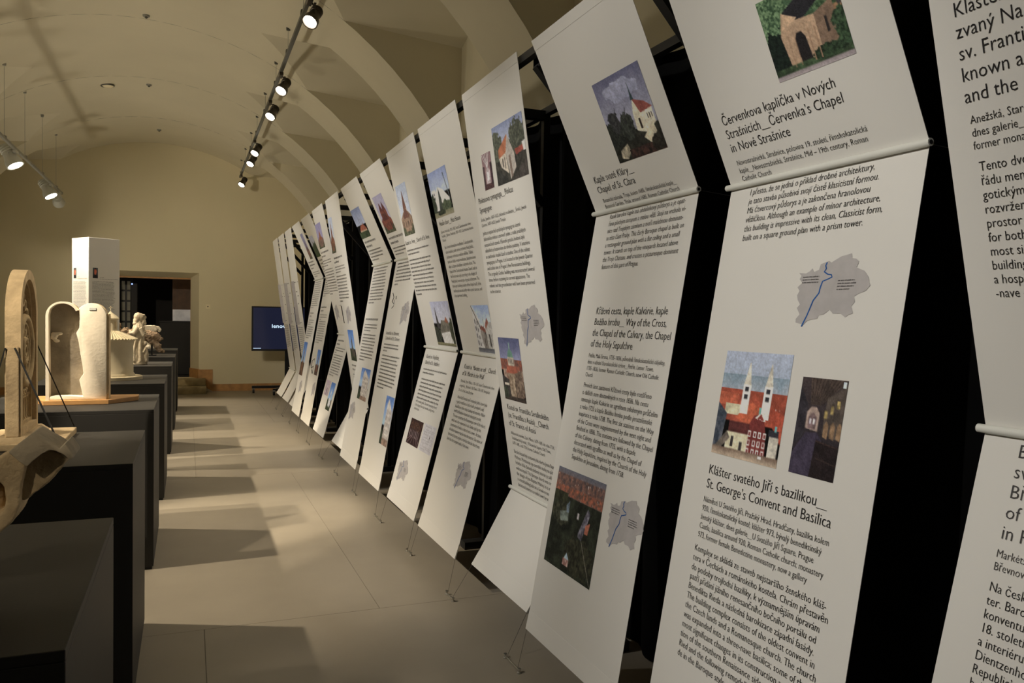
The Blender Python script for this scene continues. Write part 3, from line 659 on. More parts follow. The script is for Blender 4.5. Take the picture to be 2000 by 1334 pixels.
# ------------------------------------------------------------------ printed pictures, painted as colour grids
def lin(c):
    c = np.asarray(c, float)/255.; return np.where(c <= .04045, c/12.92, ((c+.055)/1.055)**2.4)
FAB = lin((163, 158, 146))
class Pic:
    def __init__(s, w, h, seed=1):
        s.w, s.h = w*2, h*2; s.rng = np.random.RandomState(seed)
        s.X, s.Y = np.meshgrid((np.arange(s.w)+.5)/s.w, (np.arange(s.h)+.5)/s.h)
        s.a = np.zeros((s.h, s.w, 3)); s.asp = w/h
    def noise(s, f, oct=3):
        out = np.zeros((s.h, s.w)); amp = 1; tot = 0
        for o in range(oct):
            gx = max(2, int(f*s.asp)+2); gy = max(2, int(f)+2); g = s.rng.rand(gy+1, gx+1)
            x = s.X*(gx-1e-3); y = s.Y*(gy-1e-3); i = x.astype(int); j = y.astype(int); u = x-i; v = y-j
            u = u*u*(3-2*u); v = v*v*(3-2*v)
            out += amp*((g[j,i]*(1-u)+g[j,i+1]*u)*(1-v)+(g[j+1,i]*(1-u)+g[j+1,i+1]*u)*v); tot += amp; amp *= .6; f *= 2.1
        return out/tot
    def mask(s, pts):
        m = np.zeros((s.h, s.w), bool); n = len(pts)
        for i in range(n):
            x0, y0 = pts[i]; x1, y1 = pts[(i+1) % n]
            if y0 == y1: continue
            c = ((y0 > s.Y) != (y1 > s.Y)) & (s.X < (x1-x0)*(s.Y-y0)/(y1-y0)+x0); m ^= c
        return m
    def grad(s, c0, c1, y0=0, y1=1, n=0, f=4):
        t = np.clip((s.Y-y0)/(y1-y0), 0, 1)
        if n: t = np.clip(t + (s.noise(f)-.5)*n, 0, 1)
        m = (s.Y >= y0-.001) & (s.Y <= y1+.001)
        s.a[m] = (np.array(c0)*(1-t[..., None]) + np.array(c1)*t[..., None])[m]; return s
    def poly(s, c, pts, n=0, f=12, c2=None):
        m = s.mask(pts)
        if n or c2 is not None:
            k = np.clip((s.noise(f)-.5)*2.2+.5, 0, 1)[..., None]; c2 = np.array(c)*(1-n) if c2 is None else np.array(c2)
            s.a[m] = (np.array(c)*k + c2*(1-k))[m]
        else: s.a[m] = c
        return s
    def rect(s, c, x0, y0, x1, y1, n=0, f=12, c2=None): return s.poly(c, [(x0,y0),(x1,y0),(x1,y1),(x0,y1)], n, f, c2)
    def speck(s, c, x0, y0, x1, y1, dens, f=30):
        m = (s.X > x0) & (s.X < x1) & (s.Y > y0) & (s.Y < y1) & (s.noise(f, 2) > 1-dens); s.a[m] = c; return s
    def tree(s, c, c2, cx, cy, rx, ry, f=14):
        r = ((s.X-cx)/rx)**2 + ((s.Y-cy)/ry)**2 + (s.noise(f)-.5)*1.3
        m = r < .9; k = np.clip((s.noise(f*2)-.5)*2.4+.5, 0, 1)[..., None]
        s.a[m] = (np.array(c)*k+np.array(c2)*(1-k))[m]; return s
    def line(s, c, x0, y0, x1, y1, w):
        d = math.hypot((x1-x0)*s.asp, y1-y0) or 1; nx, ny = (y1-y0)/d*w/2/s.asp, -(x1-x0)*s.asp/d*w/2
        return s.poly(c, [(x0+nx,y0+ny),(x1+nx,y1+ny),(x1-nx,y1-ny),(x0-nx,y0-ny)])
    def out(s):
        a = s.a.reshape(s.h//2, 2, s.w//2, 2, 3).mean((1, 3)); g = a.mean(2, keepdims=True); a = g + (a-g)*.80; sh = (1 + (s.noise(60, 2)-.5)*.26 + (s.noise(9, 2)-.5)*.10).reshape(s.h//2, 2, s.w//2, 2).mean((1, 3)); a = a*sh[..., None]*.94 + (s.rng.rand(*a.shape[:2], 1)-.5)*12
        return np.clip(lin(np.clip(a, 3, 255))/FAB*.72, .003, .9)

def p_chapel_yellow(p):
    p.grad((70,95,60),(40,60,34),0,1,.9,12); p.tree((110,135,85),(40,62,36),.1,.25,.3,.5,18); p.tree((96,122,74),(36,55,30),.9,.12,.3,.4,18); p.tree((24,36,24),(14,20,16),.12,.75,.25,.35)
    p.rect((146,112,86),.40,-.02,.56,.10,.1); p.poly((38,36,36),[(.30,.24),(.62,.10),(.85,.22),(.52,.40),(.25,.45)],.2); p.poly((172,135,96),[(.20,.50),(.28,.24),(.44,.38),(.66,.40),(.66,.92),(.24,.90)],.12)
    p.poly((190,150,106),[(.24,.44),(.30,.26),(.46,.36)],.1); p.poly((120,92,66),[(.66,.40),(.90,.32),(.92,.72),(.66,.92)],.15); p.poly((30,26,24),[(.38,.92),(.36,.60),(.40,.52),(.46,.52),(.50,.60),(.52,.90)])
    p.rect((35,30,26),.77,.48,.80,.66); p.rect((150,104,66),.90,.40,1,.62,.2); p.poly((56,50,46),[(.94,.28),(1,.18),(1,.42),(.95,.42)]); p.tree((60,82,48),(28,40,24),.95,.62,.12,.2); p.rect((60,78,46),.0,.86,1,.94,.4,14); p.tree((50,68,40),(24,34,20),.72,.84,.22,.08); p.grad((128,112,104),(150,135,124),.94,1)
    for x in (.28,.36,.54,.62): p.rect((140,104,72), x, .52, x+.012, .90)
def p_twin(p):
    p.grad((150,154,160),(138,146,150),0,.34,.4); p.grad((112,128,132),(150,152,148),.22,.42,.9,8); p.rect((176,72,44),0,.36,1,.66,.25,10); p.rect((190,84,50),.0,.40,.30,.52,.2); p.speck((222,205,185),0,.36,1,.62,.10,40); p.rect((205,190,140),.12,.50,.36,.60,.2)
    p.poly((198,86,48),[(.30,.62),(.52,.46),(.66,.52),(.66,.72)],.2); p.poly((182,70,42),[(.70,.46),(1,.54),(1,.80),(.86,.66)],.25)
    for x, b in ((.36,.58),(.68,.60)): p.rect((222,212,182),x-.01,.30,x+.11,b,.08); p.rect((40,38,40),x+.02,.33,x+.075,.37); p.rect((40,38,40),x+.02,.40,x+.075,.44); p.poly((196,182,150),[(x-.005,.31),(x+.045,.10),(x+.055,.10),(x+.105,.31)],.2)
    p.poly((120,44,36),[(.52,.98),(.50,.70),(.58,.58),(.66,.56),(.74,.62),(.78,.72),(.82,.98)],.15); p.poly((214,196,168),[(.60,.60),(.68,.535),(.76,.62)]); p.poly((130,48,38),[(.63,.602),(.68,.555),(.735,.612)])
    p.rect((92,40,34),.22,.66,.54,.78,.3); p.rect((206,190,142),.20,.76,.54,.92,.12); p.rect((50,44,40),.28,.80,.32,.90); p.rect((50,44,40),.42,.84,.46,.92)
    for x in (.55,.63,.70,.77):
        for y in (.72,.80,.88): p.rect((216,200,176),x-.02,y,x+.022,y+.055); p.rect((110,40,34),x-.01,y+.01,x+.012,y+.045)
    p.rect((42,40,42),.82,.68,.96,.74); p.rect((206,192,160),.84,.74,.97,.92,.3); p.poly((44,50,56),[(0,.50),(.16,.60),(.12,.95),(0,1)],.5,16,(92,92,92)); p.poly((120,104,84),[(0,.96),(.2,.76),(.26,.82),(.06,1)],.4); p.grad((112,88,66),(176,150,116),.92,1,.5,14); p.rect((230,230,230),.72,.93,.77,.955); p.rect((90,150,130),.64,.50,.67,.56); p.rect((90,150,140),.90,.64,.93,.69)
def p_nave(p):
    p.grad((58,46,42),(30,26,28),0,1,.5,10); p.poly((74,58,46),[(.2,.0),(1,.0),(.5,.28),(.28,.28)],.3)
    for k in range(9): p.line((40,30,24),.25+k*.085,0,.30+k*.03,.27,.008)
    p.poly((84,70,56),[(.62,.2),(1,.05),(1,.6),(.60,.55)],.3); p.poly((50,44,46),[(0,.1),(.22,.28),(.2,.6),(0,.7)],.3); p.poly((170,140,116),[(.22,.52),(.22,.36),(.30,.30),(.42,.30),(.50,.36),(.50,.54)],.2); p.poly((120,92,84),[(.27,.52),(.27,.40),(.36,.35),(.45,.40),(.45,.52)],.3); p.rect((226,216,214),.30,.42,.34,.47); p.rect((226,216,214),.38,.42,.42,.47)
    for x, y in ((.60,.32),(.72,.27),(.84,.21)): p.rect((200,166,84),x,y,x+.06,y+.08,.5,20)
    for x in (.62,.76,.90): p.poly((150,112,72),[(x,.58),(x,.46),(x+.05,.42),(x+.10,.46),(x+.10,.60)],.3)
    p.rect((176,182,214),.90,.02,.97,.08); p.poly((60,50,62),[(.25,.56),(.5,.55),(.62,.62),(.55,1),(0,1),(0,.8)],.2); p.poly((34,24,22),[(.5,.62),(1,.66),(1,1),(.46,1)],.3); p.line((58,40,32),.5,.63,1,.67,.012); p.line((52,38,30),.56,.80,1,.84,.012)
def p_clara(p):
    p.grad((88,86,104),(138,134,140),0,.55,.5,4); p.grad((138,134,140),(120,116,116),.55,.7); p.tree((150,148,158),(128,126,138),.5,.2,.4,.12,6)
    p.rect((52,50,38),0,.68,1,1,.4,14,(24,24,18)); p.tree((44,46,36),(22,24,20),.12,.66,.30,.16); p.tree((58,60,48),(30,32,26),.42,.62,.16,.16); p.tree((62,60,54),(36,36,34),.2,.52,.12,.14,20)
    for a in ((.22,.62,.10,.42),(.22,.60,.28,.36),(.20,.52,.06,.46),(.40,.6,.48,.40),(.40,.58,.36,.44)): p.line((40,38,38),*a,.012)
    p.poly((206,190,150),[(.58,.70),(.60,.50),(.66,.36),(.74,.50),(.76,.76),(.62,.72)],.08); p.poly((214,198,158),[(.74,.52),(.96,.50),(.96,.68),(.76,.76)],.1); p.poly((142,70,56),[(.66,.35),(.86,.42),(.98,.51),(.74,.53)],.15); p.poly((46,60,56),[(.635,.36),(.66,.27),(.665,.16),(.672,.16),(.68,.27),(.70,.36)]); p.rect((48,36,28),.665,.58,.70,.70)
    for x in (.84,.88,.92): p.rect((60,50,40),x,.56,x+.016,.62)
    p.poly((200,182,140),[(.66,.80),(.90,.66),(.92,.78),(.80,.92)],.15); p.poly((190,172,132),[(.12,.86),(.30,.80),(.32,.90),(.22,.98),(.1,.95)],.4,18); p.rect((70,44,34),.3,.88,1,1,.6,20,(30,24,20)); p.tree((48,44,32),(28,24,18),.9,.9,.15,.1)
def p_aerial(p):
    p.grad((88,88,92),(104,90,84),0,.1,.6,12); p.rect((128,84,64),0,.06,1,.30,.6,26,(70,58,54)); p.rect((166,84,54),0,.17,1,.26,.5,34,(80,62,50)); p.speck((206,186,164),0,.05,1,.28,.16,50); p.rect((46,50,34),0,.27,1,1,.5,10,(24,26,18)); p.rect((56,56,34),0,.24,.3,.34,.5); p.tree((66,64,44),(32,34,22),.2,.45,.2,.12); p.tree((60,58,38),(30,30,20),.7,.8,.3,.2)
    p.poly((124,132,112),[(.18,.44),(.36,.40),(.38,.50),(.22,.53)],.4,20); p.poly((110,124,128),[(.30,.36),(.36,.30),(.37,.42),(.32,.42)],.3); p.poly((136,128,132),[(.62,.56),(.74,.30),(.80,.34),(.70,.62),(.62,.60)],.5,24,(60,56,60)); p.poly((170,92,62),[(.74,.46),(.82,.42),(.80,.54),(.74,.54)]); p.poly((150,168,172),[(.42,.86),(.46,.80),(.52,.86)]); p.rect((196,170,150),.40,.86,.52,.93,.5,30,(130,80,64)); p.line((120,112,90),.70,.62,.98,.98,.008); p.rect((214,200,190),.55,.38,.59,.44,.3)
def p_ribs(p):
    p.grad((124,92,88),(150,112,104),0,1,.6,10)
    for k in range(5): p.line((206,190,176),.05+k*.18,.02,.5,.45,.03); p.line((70,46,46),.12+k*.18,.05,.55,.5,.02)
    p.poly((188,168,156),[(.3,.5),(.5,.36),(.75,.5),(.72,.85),(.32,.85)],.3); p.rect((226,214,204),.42,.52,.62,.74,.2); p.rect((96,62,58),0,.84,1,1,.4); p.rect((70,48,50),.78,.3,1,.9,.3); p.rect((80,58,56),0,.35,.22,.9,.3)
def p_synagogue(p):
    p.grad((112,118,140),(152,154,160),0,.34,.4,4); p.tree((96,96,72),(58,60,46),.10,.42,.22,.32); p.tree((92,92,70),(52,54,42),.78,.38,.28,.34); p.rect((64,60,48),0,.6,1,1,.4,12,(40,38,32)); p.poly((170,96,58),[(.14,.42),(.46,.22),(.50,.40),(.38,.50),(.14,.56)],.15); p.poly((188,170,140),[(.14,.56),(.38,.50),(.42,.86),(.20,.72)],.15); p.poly((166,152,130),[(.38,.50),(.47,.22),(.64,.56),(.66,.80),(.46,.96)],.12); p.poly((112,92,74),[(.46,.58),(.52,.56),(.54,.92),(.48,.94)]); p.poly((158,70,52),[(.66,.52),(.92,.50),(.94,.58),(.70,.62)],.2); p.poly((196,186,166),[(.90,.46),(1,.44),(1,.6),(.93,.6)])
    p.rect((90,82,68),.24,.58,.28,.72); p.rect((90,82,68),.31,.57,.34,.76); p.poly((56,54,46),[(0,.72),(.36,.92),(.4,1),(0,1)],.3); p.poly((74,66,56),[(.55,.96),(1,.72),(1,1),(.5,1)],.3)
def p_dome(p):
    p.grad((70,72,98),(132,130,150),0,.42,.5,5); p.rect((150,76,52),0,.34,1,.52,.5,22,(92,62,50)); p.rect((184,160,130),.1,.5,1,.66,.5,16,(120,84,62)); p.poly((92,130,104),[(.36,.32),(.40,.22),(.50,.17),(.60,.22),(.64,.32)],.15); p.rect((120,150,124),.48,.08,.52,.18); p.rect((186,168,136),.36,.31,.66,.44,.2)
    for x in (.40,.47,.54,.61): p.rect((70,58,50),x,.33,x+.03,.41)
    p.poly((170,86,58),[(.3,.44),(.72,.44),(.80,.56),(.22,.56)],.2); p.poly((176,152,116),[(.30,.56),(.60,.56),(.60,.98),(.34,.94)],.3,18,(110,86,62)); p.poly((136,112,84),[(.60,.56),(.95,.50),(1,.9),(.62,1)],.4,20,(80,62,48)); p.poly((72,64,56),[(0,.6),(.3,.66),(.34,1),(0,1)],.4); p.rect((72,60,48),0,.93,1,1,.4); p.rect((196,176,146),.08,.72,.3,.76); p.tree((70,74,52),(40,44,34),.1,.88,.14,.1)
def p_hus(p):
    p.grad((120,130,160),(168,174,184),0,.5,.5,4); p.poly((206,202,190),[(.22,.48),(.42,.36),(.64,.44),(.92,.66),(.92,.86),(.22,.86)],.05); p.poly((70,74,62),[(.32,.88),(.42,.36),(.50,.62),(.50,.92)],.2); p.rect((216,212,200),.05,.40,.26,.86,.06)
    for i in range(4):
        for j in range(2): p.rect((90,90,92),.08+j*.08,.46+i*.10,.12+j*.08,.51+i*.10)
    p.line((58,62,56),.80,.12,.94,.70,.035); p.line((150,160,170),.82,.2,.93,.66,.008); p.tree((92,100,68),(52,60,42),.72,.80,.24,.14); p.tree((70,78,54),(44,50,38),.05,.72,.16,.3); p.grad((110,108,76),(140,128,96),.88,1,.5,14); p.tree((60,66,44),(36,40,30),.4,.9,.2,.06)
def p_street(p):
    p.grad((130,146,172),(196,200,204),0,.55,.9,5); p.poly((190,182,166),[(0,.0),(.10,.04),(.34,.30),(.40,1),(0,1)],.15); p.poly((140,128,112),[(.3,.55),(.55,.42),(.62,.9),(.4,.95)],.25); p.poly((150,84,64),[(.3,.50),(.40,.42),(.62,.5),(.62,.58)],.2); p.poly((176,168,150),[(.60,.46),(.82,.36),(1,.34),(1,.95),(.60,.9)],.2); p.poly((156,90,68),[(.62,.42),(.78,.26),(.84,.36),(.64,.50)],.2); p.line((60,60,58),.56,.26,.57,.44,.012); p.grad((76,74,74),(112,110,108),.9,1,.4)
    for y in (.3,.45,.6,.75): p.rect((80,76,72),.06,y,.11,y+.09); p.rect((80,76,72),.18,y+.04,.22,y+.12)
    p.rect((60,54,46),.74,.6,.80,.86); p.rect((60,54,46),.46,.68,.50,.86); p.line((54,50,48),.0,.0,.36,.5,.03)
def p_spire(p, sky=((150,156,164),(172,172,170)), col=(148,116,86), roof=(112,72,56), base=(96,96,66), cx=.5, w=.5, top=.14, yb=.48, double=False):
    p.grad(*sky, 0, .8, .4, 4); p.rect(base, 0, .78, 1, 1, .5, 12)
    for c in ((cx-.13, cx+.15) if double else (cx,)):
        ww = w*.34 if double else w*.30
        p.poly(roof, [(c-ww, yb), (c-.012, top), (c+.012, top), (c+ww, yb)], .2); p.rect(col, c-ww, yb-.01, c+ww, .86, .2, 14, tuple(x*.7 for x in col)); p.rect((50,44,38), c-.03, yb+.06, c+.03, yb+.13)
    p.poly(col, [(cx-w, .92), (cx-w, .66), (cx-w*.55, .56), (cx, .48), (cx+w*.55, .56), (cx+w, .66), (cx+w, .92)], .25, 16); p.poly(roof, [(cx-w*.6,.62),(cx,.46),(cx+w*.6,.62),(cx+w*.5,.66),(cx-w*.5,.66)], .2)
    for k in range(4): p.rect((60,48,40), cx-w*.7+k*w*.42, .72, cx-w*.7+k*w*.42+.04, .84)
    p.tree((90,92,60),(52,54,38),.06,.92,.22,.12); p.tree((84,86,56),(50,50,36),.95,.92,.2,.12)
def p_adalbert(p):
    p.grad((150,148,158),(172,168,166),0,.5,.4,4); p.poly((62,58,54),[(.18,.62),(.19,.34),(.21,.14),(.22,.14),(.26,.34),(.34,.62)]); p.poly((112,104,84),[(.30,.66),(.44,.42),(.80,.44),(.92,.62),(.90,.8),(.3,.8)],.25); p.poly((150,84,56),[(.62,.44),(.72,.34),(.80,.44),(.76,.50)],.2); p.poly((206,198,178),[(.34,.72),(.84,.66),(.90,.94),(.40,.96)],.12)
    for k in range(6): p.rect((132,122,104),.42+k*.08,.72,.435+k*.08,.93)
    p.tree((60,62,46),(34,36,28),.12,.80,.2,.24); p.tree((70,72,46),(40,42,30),.96,.66,.14,.3); p.grad((120,112,72),(92,86,58),.93,1,.5,16)
def p_redinterior(p):
    p.grad((52,32,26),(44,26,24),0,1,.6,12); p.rect((86,54,36),.05,.1,.95,.4,.6,18,(40,24,20)); p.speck((196,160,110),.1,.1,.9,.5,.12,20)
    for k in range(7): p.rect((150,128,120),.12+k*.115,.42,.15+k*.115,.7,.3)
    for k in range(6): p.line((140,112,104),.5+(k-2.5)*.08,.66,.5+(k-2.5)*.3,1,.02)
def p_drawing(p):
    p.grad((168,160,150),(162,154,146),0,1,.2)
    for k in range(9): p.line((132,124,118),.08,.1+k*.1,.92,.08+k*.1+.03*math.sin(k*2),.012)
    for k in range(7): p.line((138,130,124),.1+k*.13,.1,.12+k*.13,.92,.01)
    p.rect((70,62,62),.62,.42,.67,.47); p.speck((120,112,106),.1,.1,.9,.9,.1,24)
def p_hill(p):
    p.grad((104,112,138),(150,154,166),0,.56,.4,4); p.poly((160,82,56),[(.2,.72),(.4,.58),(.7,.54),(.9,.70),(.9,.76),(.2,.78)],.2)
    for x in (.45,.6,.72): p.line((70,60,60),x,.38,x+.005,.60,.02)
    p.rect((176,150,116),.2,.74,.9,.80,.2); p.rect((66,78,48),0,.78,1,1,.4,10,(40,48,32))
def p_facade(p):
    p.grad((64,96,150),(150,172,196),0,.6,.8,5); p.poly((196,182,160),[(.28,1),(.30,.16),(.42,.06),(.95,.30),(1,1)],.15)
    for j in range(5):
        for i in range(4): p.rect((110,98,86),.36+i*.15,.28+j*.13,.41+i*.15,.36+j*.13)
    p.rect((150,118,92),.3,.86,1,1,.3); p.tree((60,70,46),(36,42,30),.1,.86,.2,.2)
def p_bluetower(p, c=(150,120,92), low=(60,70,42)):
    p.grad((58,96,156),(130,160,196),0,.6,.4,4); p.poly(c,[(.40,.92),(.42,.36),(.5,.16),(.58,.36),(.62,.92)],.25,16); p.poly(c,[(.2,.95),(.22,.62),(.5,.54),(.82,.62),(.84,.95)],.3,16); p.rect(low,0,.84,1,1,.5); p.tree(low,tuple(x*.6 for x in low),.14,.80,.2,.2); p.rect((60,50,44),.47,.44,.53,.54)
def p_trees(p):
    p.grad((150,148,158),(160,160,160),0,.5,.3); p.poly((110,104,92),[(.35,.7),(.36,.4),(.45,.2),(.53,.4),(.56,.7)],.3); p.tree((84,96,62),(42,50,36),.3,.75,.5,.35); p.tree((74,86,54),(40,46,32),.8,.7,.4,.4); p.rect((70,86,44),0,.86,1,1,.4)
def p_pink(p):
    p.grad((166,144,146),(150,128,128),0,1,.4,8); p.poly((190,172,168),[(.2,.9),(.25,.3),(.5,.12),(.75,.3),(.8,.9)],.3,14); p.rect((120,92,92),.42,.5,.58,.9,.3)

SEGM = {}
def prof(k):
    y = YLs[k]; zr = {'C':2.062,'K':2.085}.get(k, RZ[k] + .002*(y-4)); xr = 1.72 if k in ('11','12','13') else 1.745
    xb = xr + (1.395-xr)*(zr-.2)/zr
    return Vector((1.405, 0, zt(y))), Vector((xr, 0, zr)), Vector((xb, 0, .2))
def surf(k, seg):
    T, Rr, B = prof(k); a, b = (T, Rr) if seg == 'u' else (Rr, B); d = (b-a).normalized(); n = Vector((d.z, 0, -d.x)); L = (b-a).length
    def f(u, v, h=0.0):
        p = a + d*v + n*h; return (p.x, YLs[k]-u, p.z)
    return f, L
def photo(k, seg, u0, u1, v0, v1, painter, parent, res, **kw):
    w = max(12, int((u1-u0)*res)); h = max(12, int((v1-v0)*res)); p = Pic(w, h, int(abs(u0*31+v0*977+len(k)*13)) + ord(k[0]))
    painter(p, **kw); c = p.out(); f, L = surf(k, seg); vs = []
    for j in range(h):
        for i in range(w): vs.append(f(u0+(u1-u0)*i/(w-1), v0+(v1-v0)*j/(h-1), .0012))
    fs = [(j*w+i, j*w+i+1, (j+1)*w+i+1, (j+1)*w+i) for j in range(h-1) for i in range(w-1)]
    me = bpy.data.meshes.new('photograph'); me.from_pydata(vs, [], fs); me.update()
    at = me.color_attributes.new('Col', 'FLOAT_COLOR', 'POINT'); buf = np.ones((w*h, 4), np.float32); buf[:, :3] = c.reshape(-1, 3); at.data.foreach_set('color', buf.ravel())
    me.materials.append(M['print'])
    return link('photograph', me, parent)

_tc = bpy.data.curves.new('t', 'FONT'); _to = bpy.data.objects.new('t', _tc); COL.objects.link(_to); _tc.size = 1; _tc.fill_mode = 'FRONT'
def glyphs(s, res=2, off=-.006):
    _tc.body = s; _tc.resolution_u = res; _tc.offset = off; bpy.context.view_layer.update()
    me = bpy.data.meshes.new_from_object(_to.evaluated_get(bpy.context.evaluated_depsgraph_get()))
    v = np.empty(len(me.vertices)*3); me.vertices.foreach_get('co', v); v = v.reshape(-1, 3); f = [tuple(p.vertices) for p in me.polygons]
    bpy.data.meshes.remove(me); return v, f
def text_block(f, u, v0, dv, size, refw, ref, lines, parent, m='ink', res=2, slant=0.0, h=.0016):
    G = [glyphs(s, res) for s in lines]; w = G[ref][0][:, 0].max(); xs = refw/(w*size)
    for i, (v, fs) in enumerate(G):      # each printed line is a part of its own
        me = bpy.data.meshes.new('text_line'); me.from_pydata([f(u + (x+slant*y)*size*xs, v0 + i*dv - y*size, h) for x, y, z in v], [], fs)
        me.update(); me.materials.append(M[m]); link('text_line', me, parent)
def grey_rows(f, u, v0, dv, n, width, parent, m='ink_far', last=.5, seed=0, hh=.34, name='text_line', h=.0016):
    r = random.Random(seed); lw = .0082*dv/.031      # unreadable print: letter-sized strokes, one part per line
    for i in range(n):
        V, Fs = [], []; W = width*(last if i == n-1 and n > 1 else r.uniform(.88, 1)); x = 0; v = v0+i*dv
        while x < W:
            for _ in range(r.randint(2, 9)):
                w = lw*r.uniform(.55, 1.15); top = r.choice((.36, .36, .36, .38, .54, .58)); bot = r.choice((0, 0, 0, 0, 0, -.14))
                k = r.random(); o = len(V)
                if k < .5:
                    V += [f(u+x, v-dv*top, h), f(u+x+w*.34, v-dv*top, h), f(u+x+w*.34, v-dv*bot, h), f(u+x, v-dv*bot, h), f(u+x+w*.34, v-dv*.36, h), f(u+x+w, v-dv*.36, h), f(u+x+w, v-dv*.26, h), f(u+x+w*.34, v-dv*.26, h)]; Fs += [(o, o+1, o+2, o+3), (o+4, o+5, o+6, o+7)]
                    o = len(V); V += [f(u+x+w*.7, v-dv*.27, h), f(u+x+w, v-dv*.27, h), f(u+x+w, v, h), f(u+x+w*.7, v, h)]; Fs.append((o, o+1, o+2, o+3))
                else:
                    for y0, y1, x0, x1 in ((.37, .28, 0, 1), (.09, 0, 0, 1), (.29, .08, 0, .32), (.29, .08, .7, 1) if k < .75 else (.23, .16, .3, 1)):
                        o = len(V); V += [f(u+x+w*x0, v-dv*y0, h), f(u+x+w*x1, v-dv*y0, h), f(u+x+w*x1, v-dv*y1, h), f(u+x+w*x0, v-dv*y1, h)]; Fs.append((o, o+1, o+2, o+3))
                x += w + lw*.28
                if x > W: break
            x += lw*.8
        me = bpy.data.meshes.new(name); me.from_pydata(V, [], Fs); me.update(); me.materials.append(M[m]); link(name, me, parent)
MAPP = [(697,205),(735,210),(752,200),(765,185),(775,205),(800,195),(805,165),(845,150),(858,160),(870,152),(905,130),(920,128),(950,120),(955,145),(975,150),(990,165),(982,195),(1020,215),(1030,228),(1045,250),(1050,275),(1057,290),(1040,318),(1010,330),(990,345),(1000,370),(985,395),(1000,430),(980,436),(965,450),(940,430),(905,432),(885,410),(860,435),(835,440),(830,460),(800,462),(780,470),(765,490),(740,486),(720,480),(718,460),(735,435),(715,400),(728,380),(712,355),(705,330),(714,305),(700,285),(722,262),(705,240),(712,222)]
RIV = [(838,157),(832,175),(838,190),(830,208),(850,222),(868,226),(873,238),(852,249),(829,258),(822,290),(820,320),(796,360),(786,400),(776,440),(755,502)]
def city_map(k, seg, u0, v0, w, h, parent, mirror=False):
    f, L = surf(k, seg); q = lambda x, y: (u0 + (x-697)/360*w, v0 + (y-120)/382*h)
    vs = [f(*q(x, y), .0012) for x, y in MAPP]; me = bpy.data.meshes.new('map'); me.from_pydata(vs, [], [tuple(range(len(vs)))]); me.update(); me.materials.append(M['map']); o = link('map', me, parent)
    V, Fs = [], []
    for i, (x, y) in enumerate(RIV):
        a = RIV[max(i-1, 0)]; b = RIV[min(i+1, len(RIV)-1)]; d = math.hypot(b[0]-a[0], b[1]-a[1]); nx, ny = -(b[1]-a[1])/d*3.2, (b[0]-a[0])/d*3.2
        V += [f(*q(x+nx, y+ny), .0018), f(*q(x-nx, y-ny), .0018)]
        if i: Fs.append((2*i-2, 2*i-1, 2*i+1, 2*i))
    me = bpy.data.meshes.new('river'); me.from_pydata(V, [], Fs); me.update(); me.materials.append(M['river']); link('river', me, o)
    grey_rows(f, q(905,262)[0], q(905,262)[1], .040*h, 4, .24*w, o, 'ink_grey', .7, 3, .3, 'map_caption', .0018); grey_rows(f, q(722,234)[0], q(722,234)[1], .040*h, 3, .26*w, o, 'ink_grey', .9, 4, .3, 'map_caption', .0018)
    return o

BLAB = {'N':'white banner cut off by the right edge of the picture', 'C':'white banner with photo of twin white church towers, second from right', 'K':'white banner with a photo of a small red-roofed chapel under grey sky',
 'P':'white banner folded near the floor with a green dome photo', 'H':'white banner with photo of a modern white church and lattice tower', 'A':'white banner with brown church photo on top and pale plan drawing below',
 '5':'white banner with tall photo of a red twin-spired brick church', '6':'white banner with photo of red roofs above green trees', '7':'white banner with narrow brown spire photo, folded near the floor',
 '8':'white banner with two small blue and pink photos below its middle fold', '9':'white banner with dark sketch mark and brown tower photo below', '10':'white banner with narrow violet photo on top and blue tower photo below',
 '11':'nearest of three far banners printed with small black dots', '12':'middle of three far banners printed with small black dots', '13':'farthest white banner of the row, beside the television'}
BN = {}
for k in KEYS:
    y = YLs[k]; T, Rr, B = prof(k); y1 = y-BW
    t = thing('banner', (B.x, y-.4, 0), BLAB[k], 'banner', 'white banners in a row'); BN[k] = t
    for seg, nm in (('u', 'upper_panel'), ('l', 'lower_panel')):
        f, L = surf(k, seg); a = 0.0 if seg == 'u' else .004
        MB().hexa([f(0,a,0), f(BW,a,0), f(BW,a,-.0015), f(0,a,-.0015), f(0,L,0), f(BW,L,0), f(BW,L,-.0015), f(0,L,-.0015)]).build(nm, 'fabric', t)
    f, L = surf(k, 'u')
    MB().hexa([f(0,0,.0012), f(BW,0,.0012), f(BW,0,.0002), f(0,0,.0002), f(0,.045,.0012), f(BW,.045,.0012), f(BW,.045,.0002), f(0,.045,.0002)]).build('top_hem', 'fabric', t)
    f, L = surf(k, 'l')
    MB().hexa([f(0,L-.085,.0014), f(BW,L-.085,.0014), f(BW,L-.085,.0003), f(0,L-.085,.0003), f(0,L,.006), f(BW,L,.006), f(BW,L,.0003), f(0,L,.0003)]).build('bottom_hem', 'fabric', t)
    r = MB().tube([(Rr.x-.010, y+.012, Rr.z), (Rr.x-.010, y1-.012, Rr.z)], .0105, 12).build('rod', 'rod', t, 50)
    MB().tube([(Rr.x-.010, y1-.0122, Rr.z), (Rr.x-.010, y1-.0130, Rr.z)], .006, 10).build('rod_hole', 'dark', r)
    for yy, ya in ((y-.004, y+.02), (y1+.004, y1-.02)):
        MB().tube([(B.x, yy, .202), (1.396, ya, .012)], .0011, 5).build('wire', 'wire', t)
        MB().tube([(Rr.x-.01, yy, Rr.z), (1.925, ya, Rr.z-.02)], .0010, 5).build('guy_wire', 'wire', t)
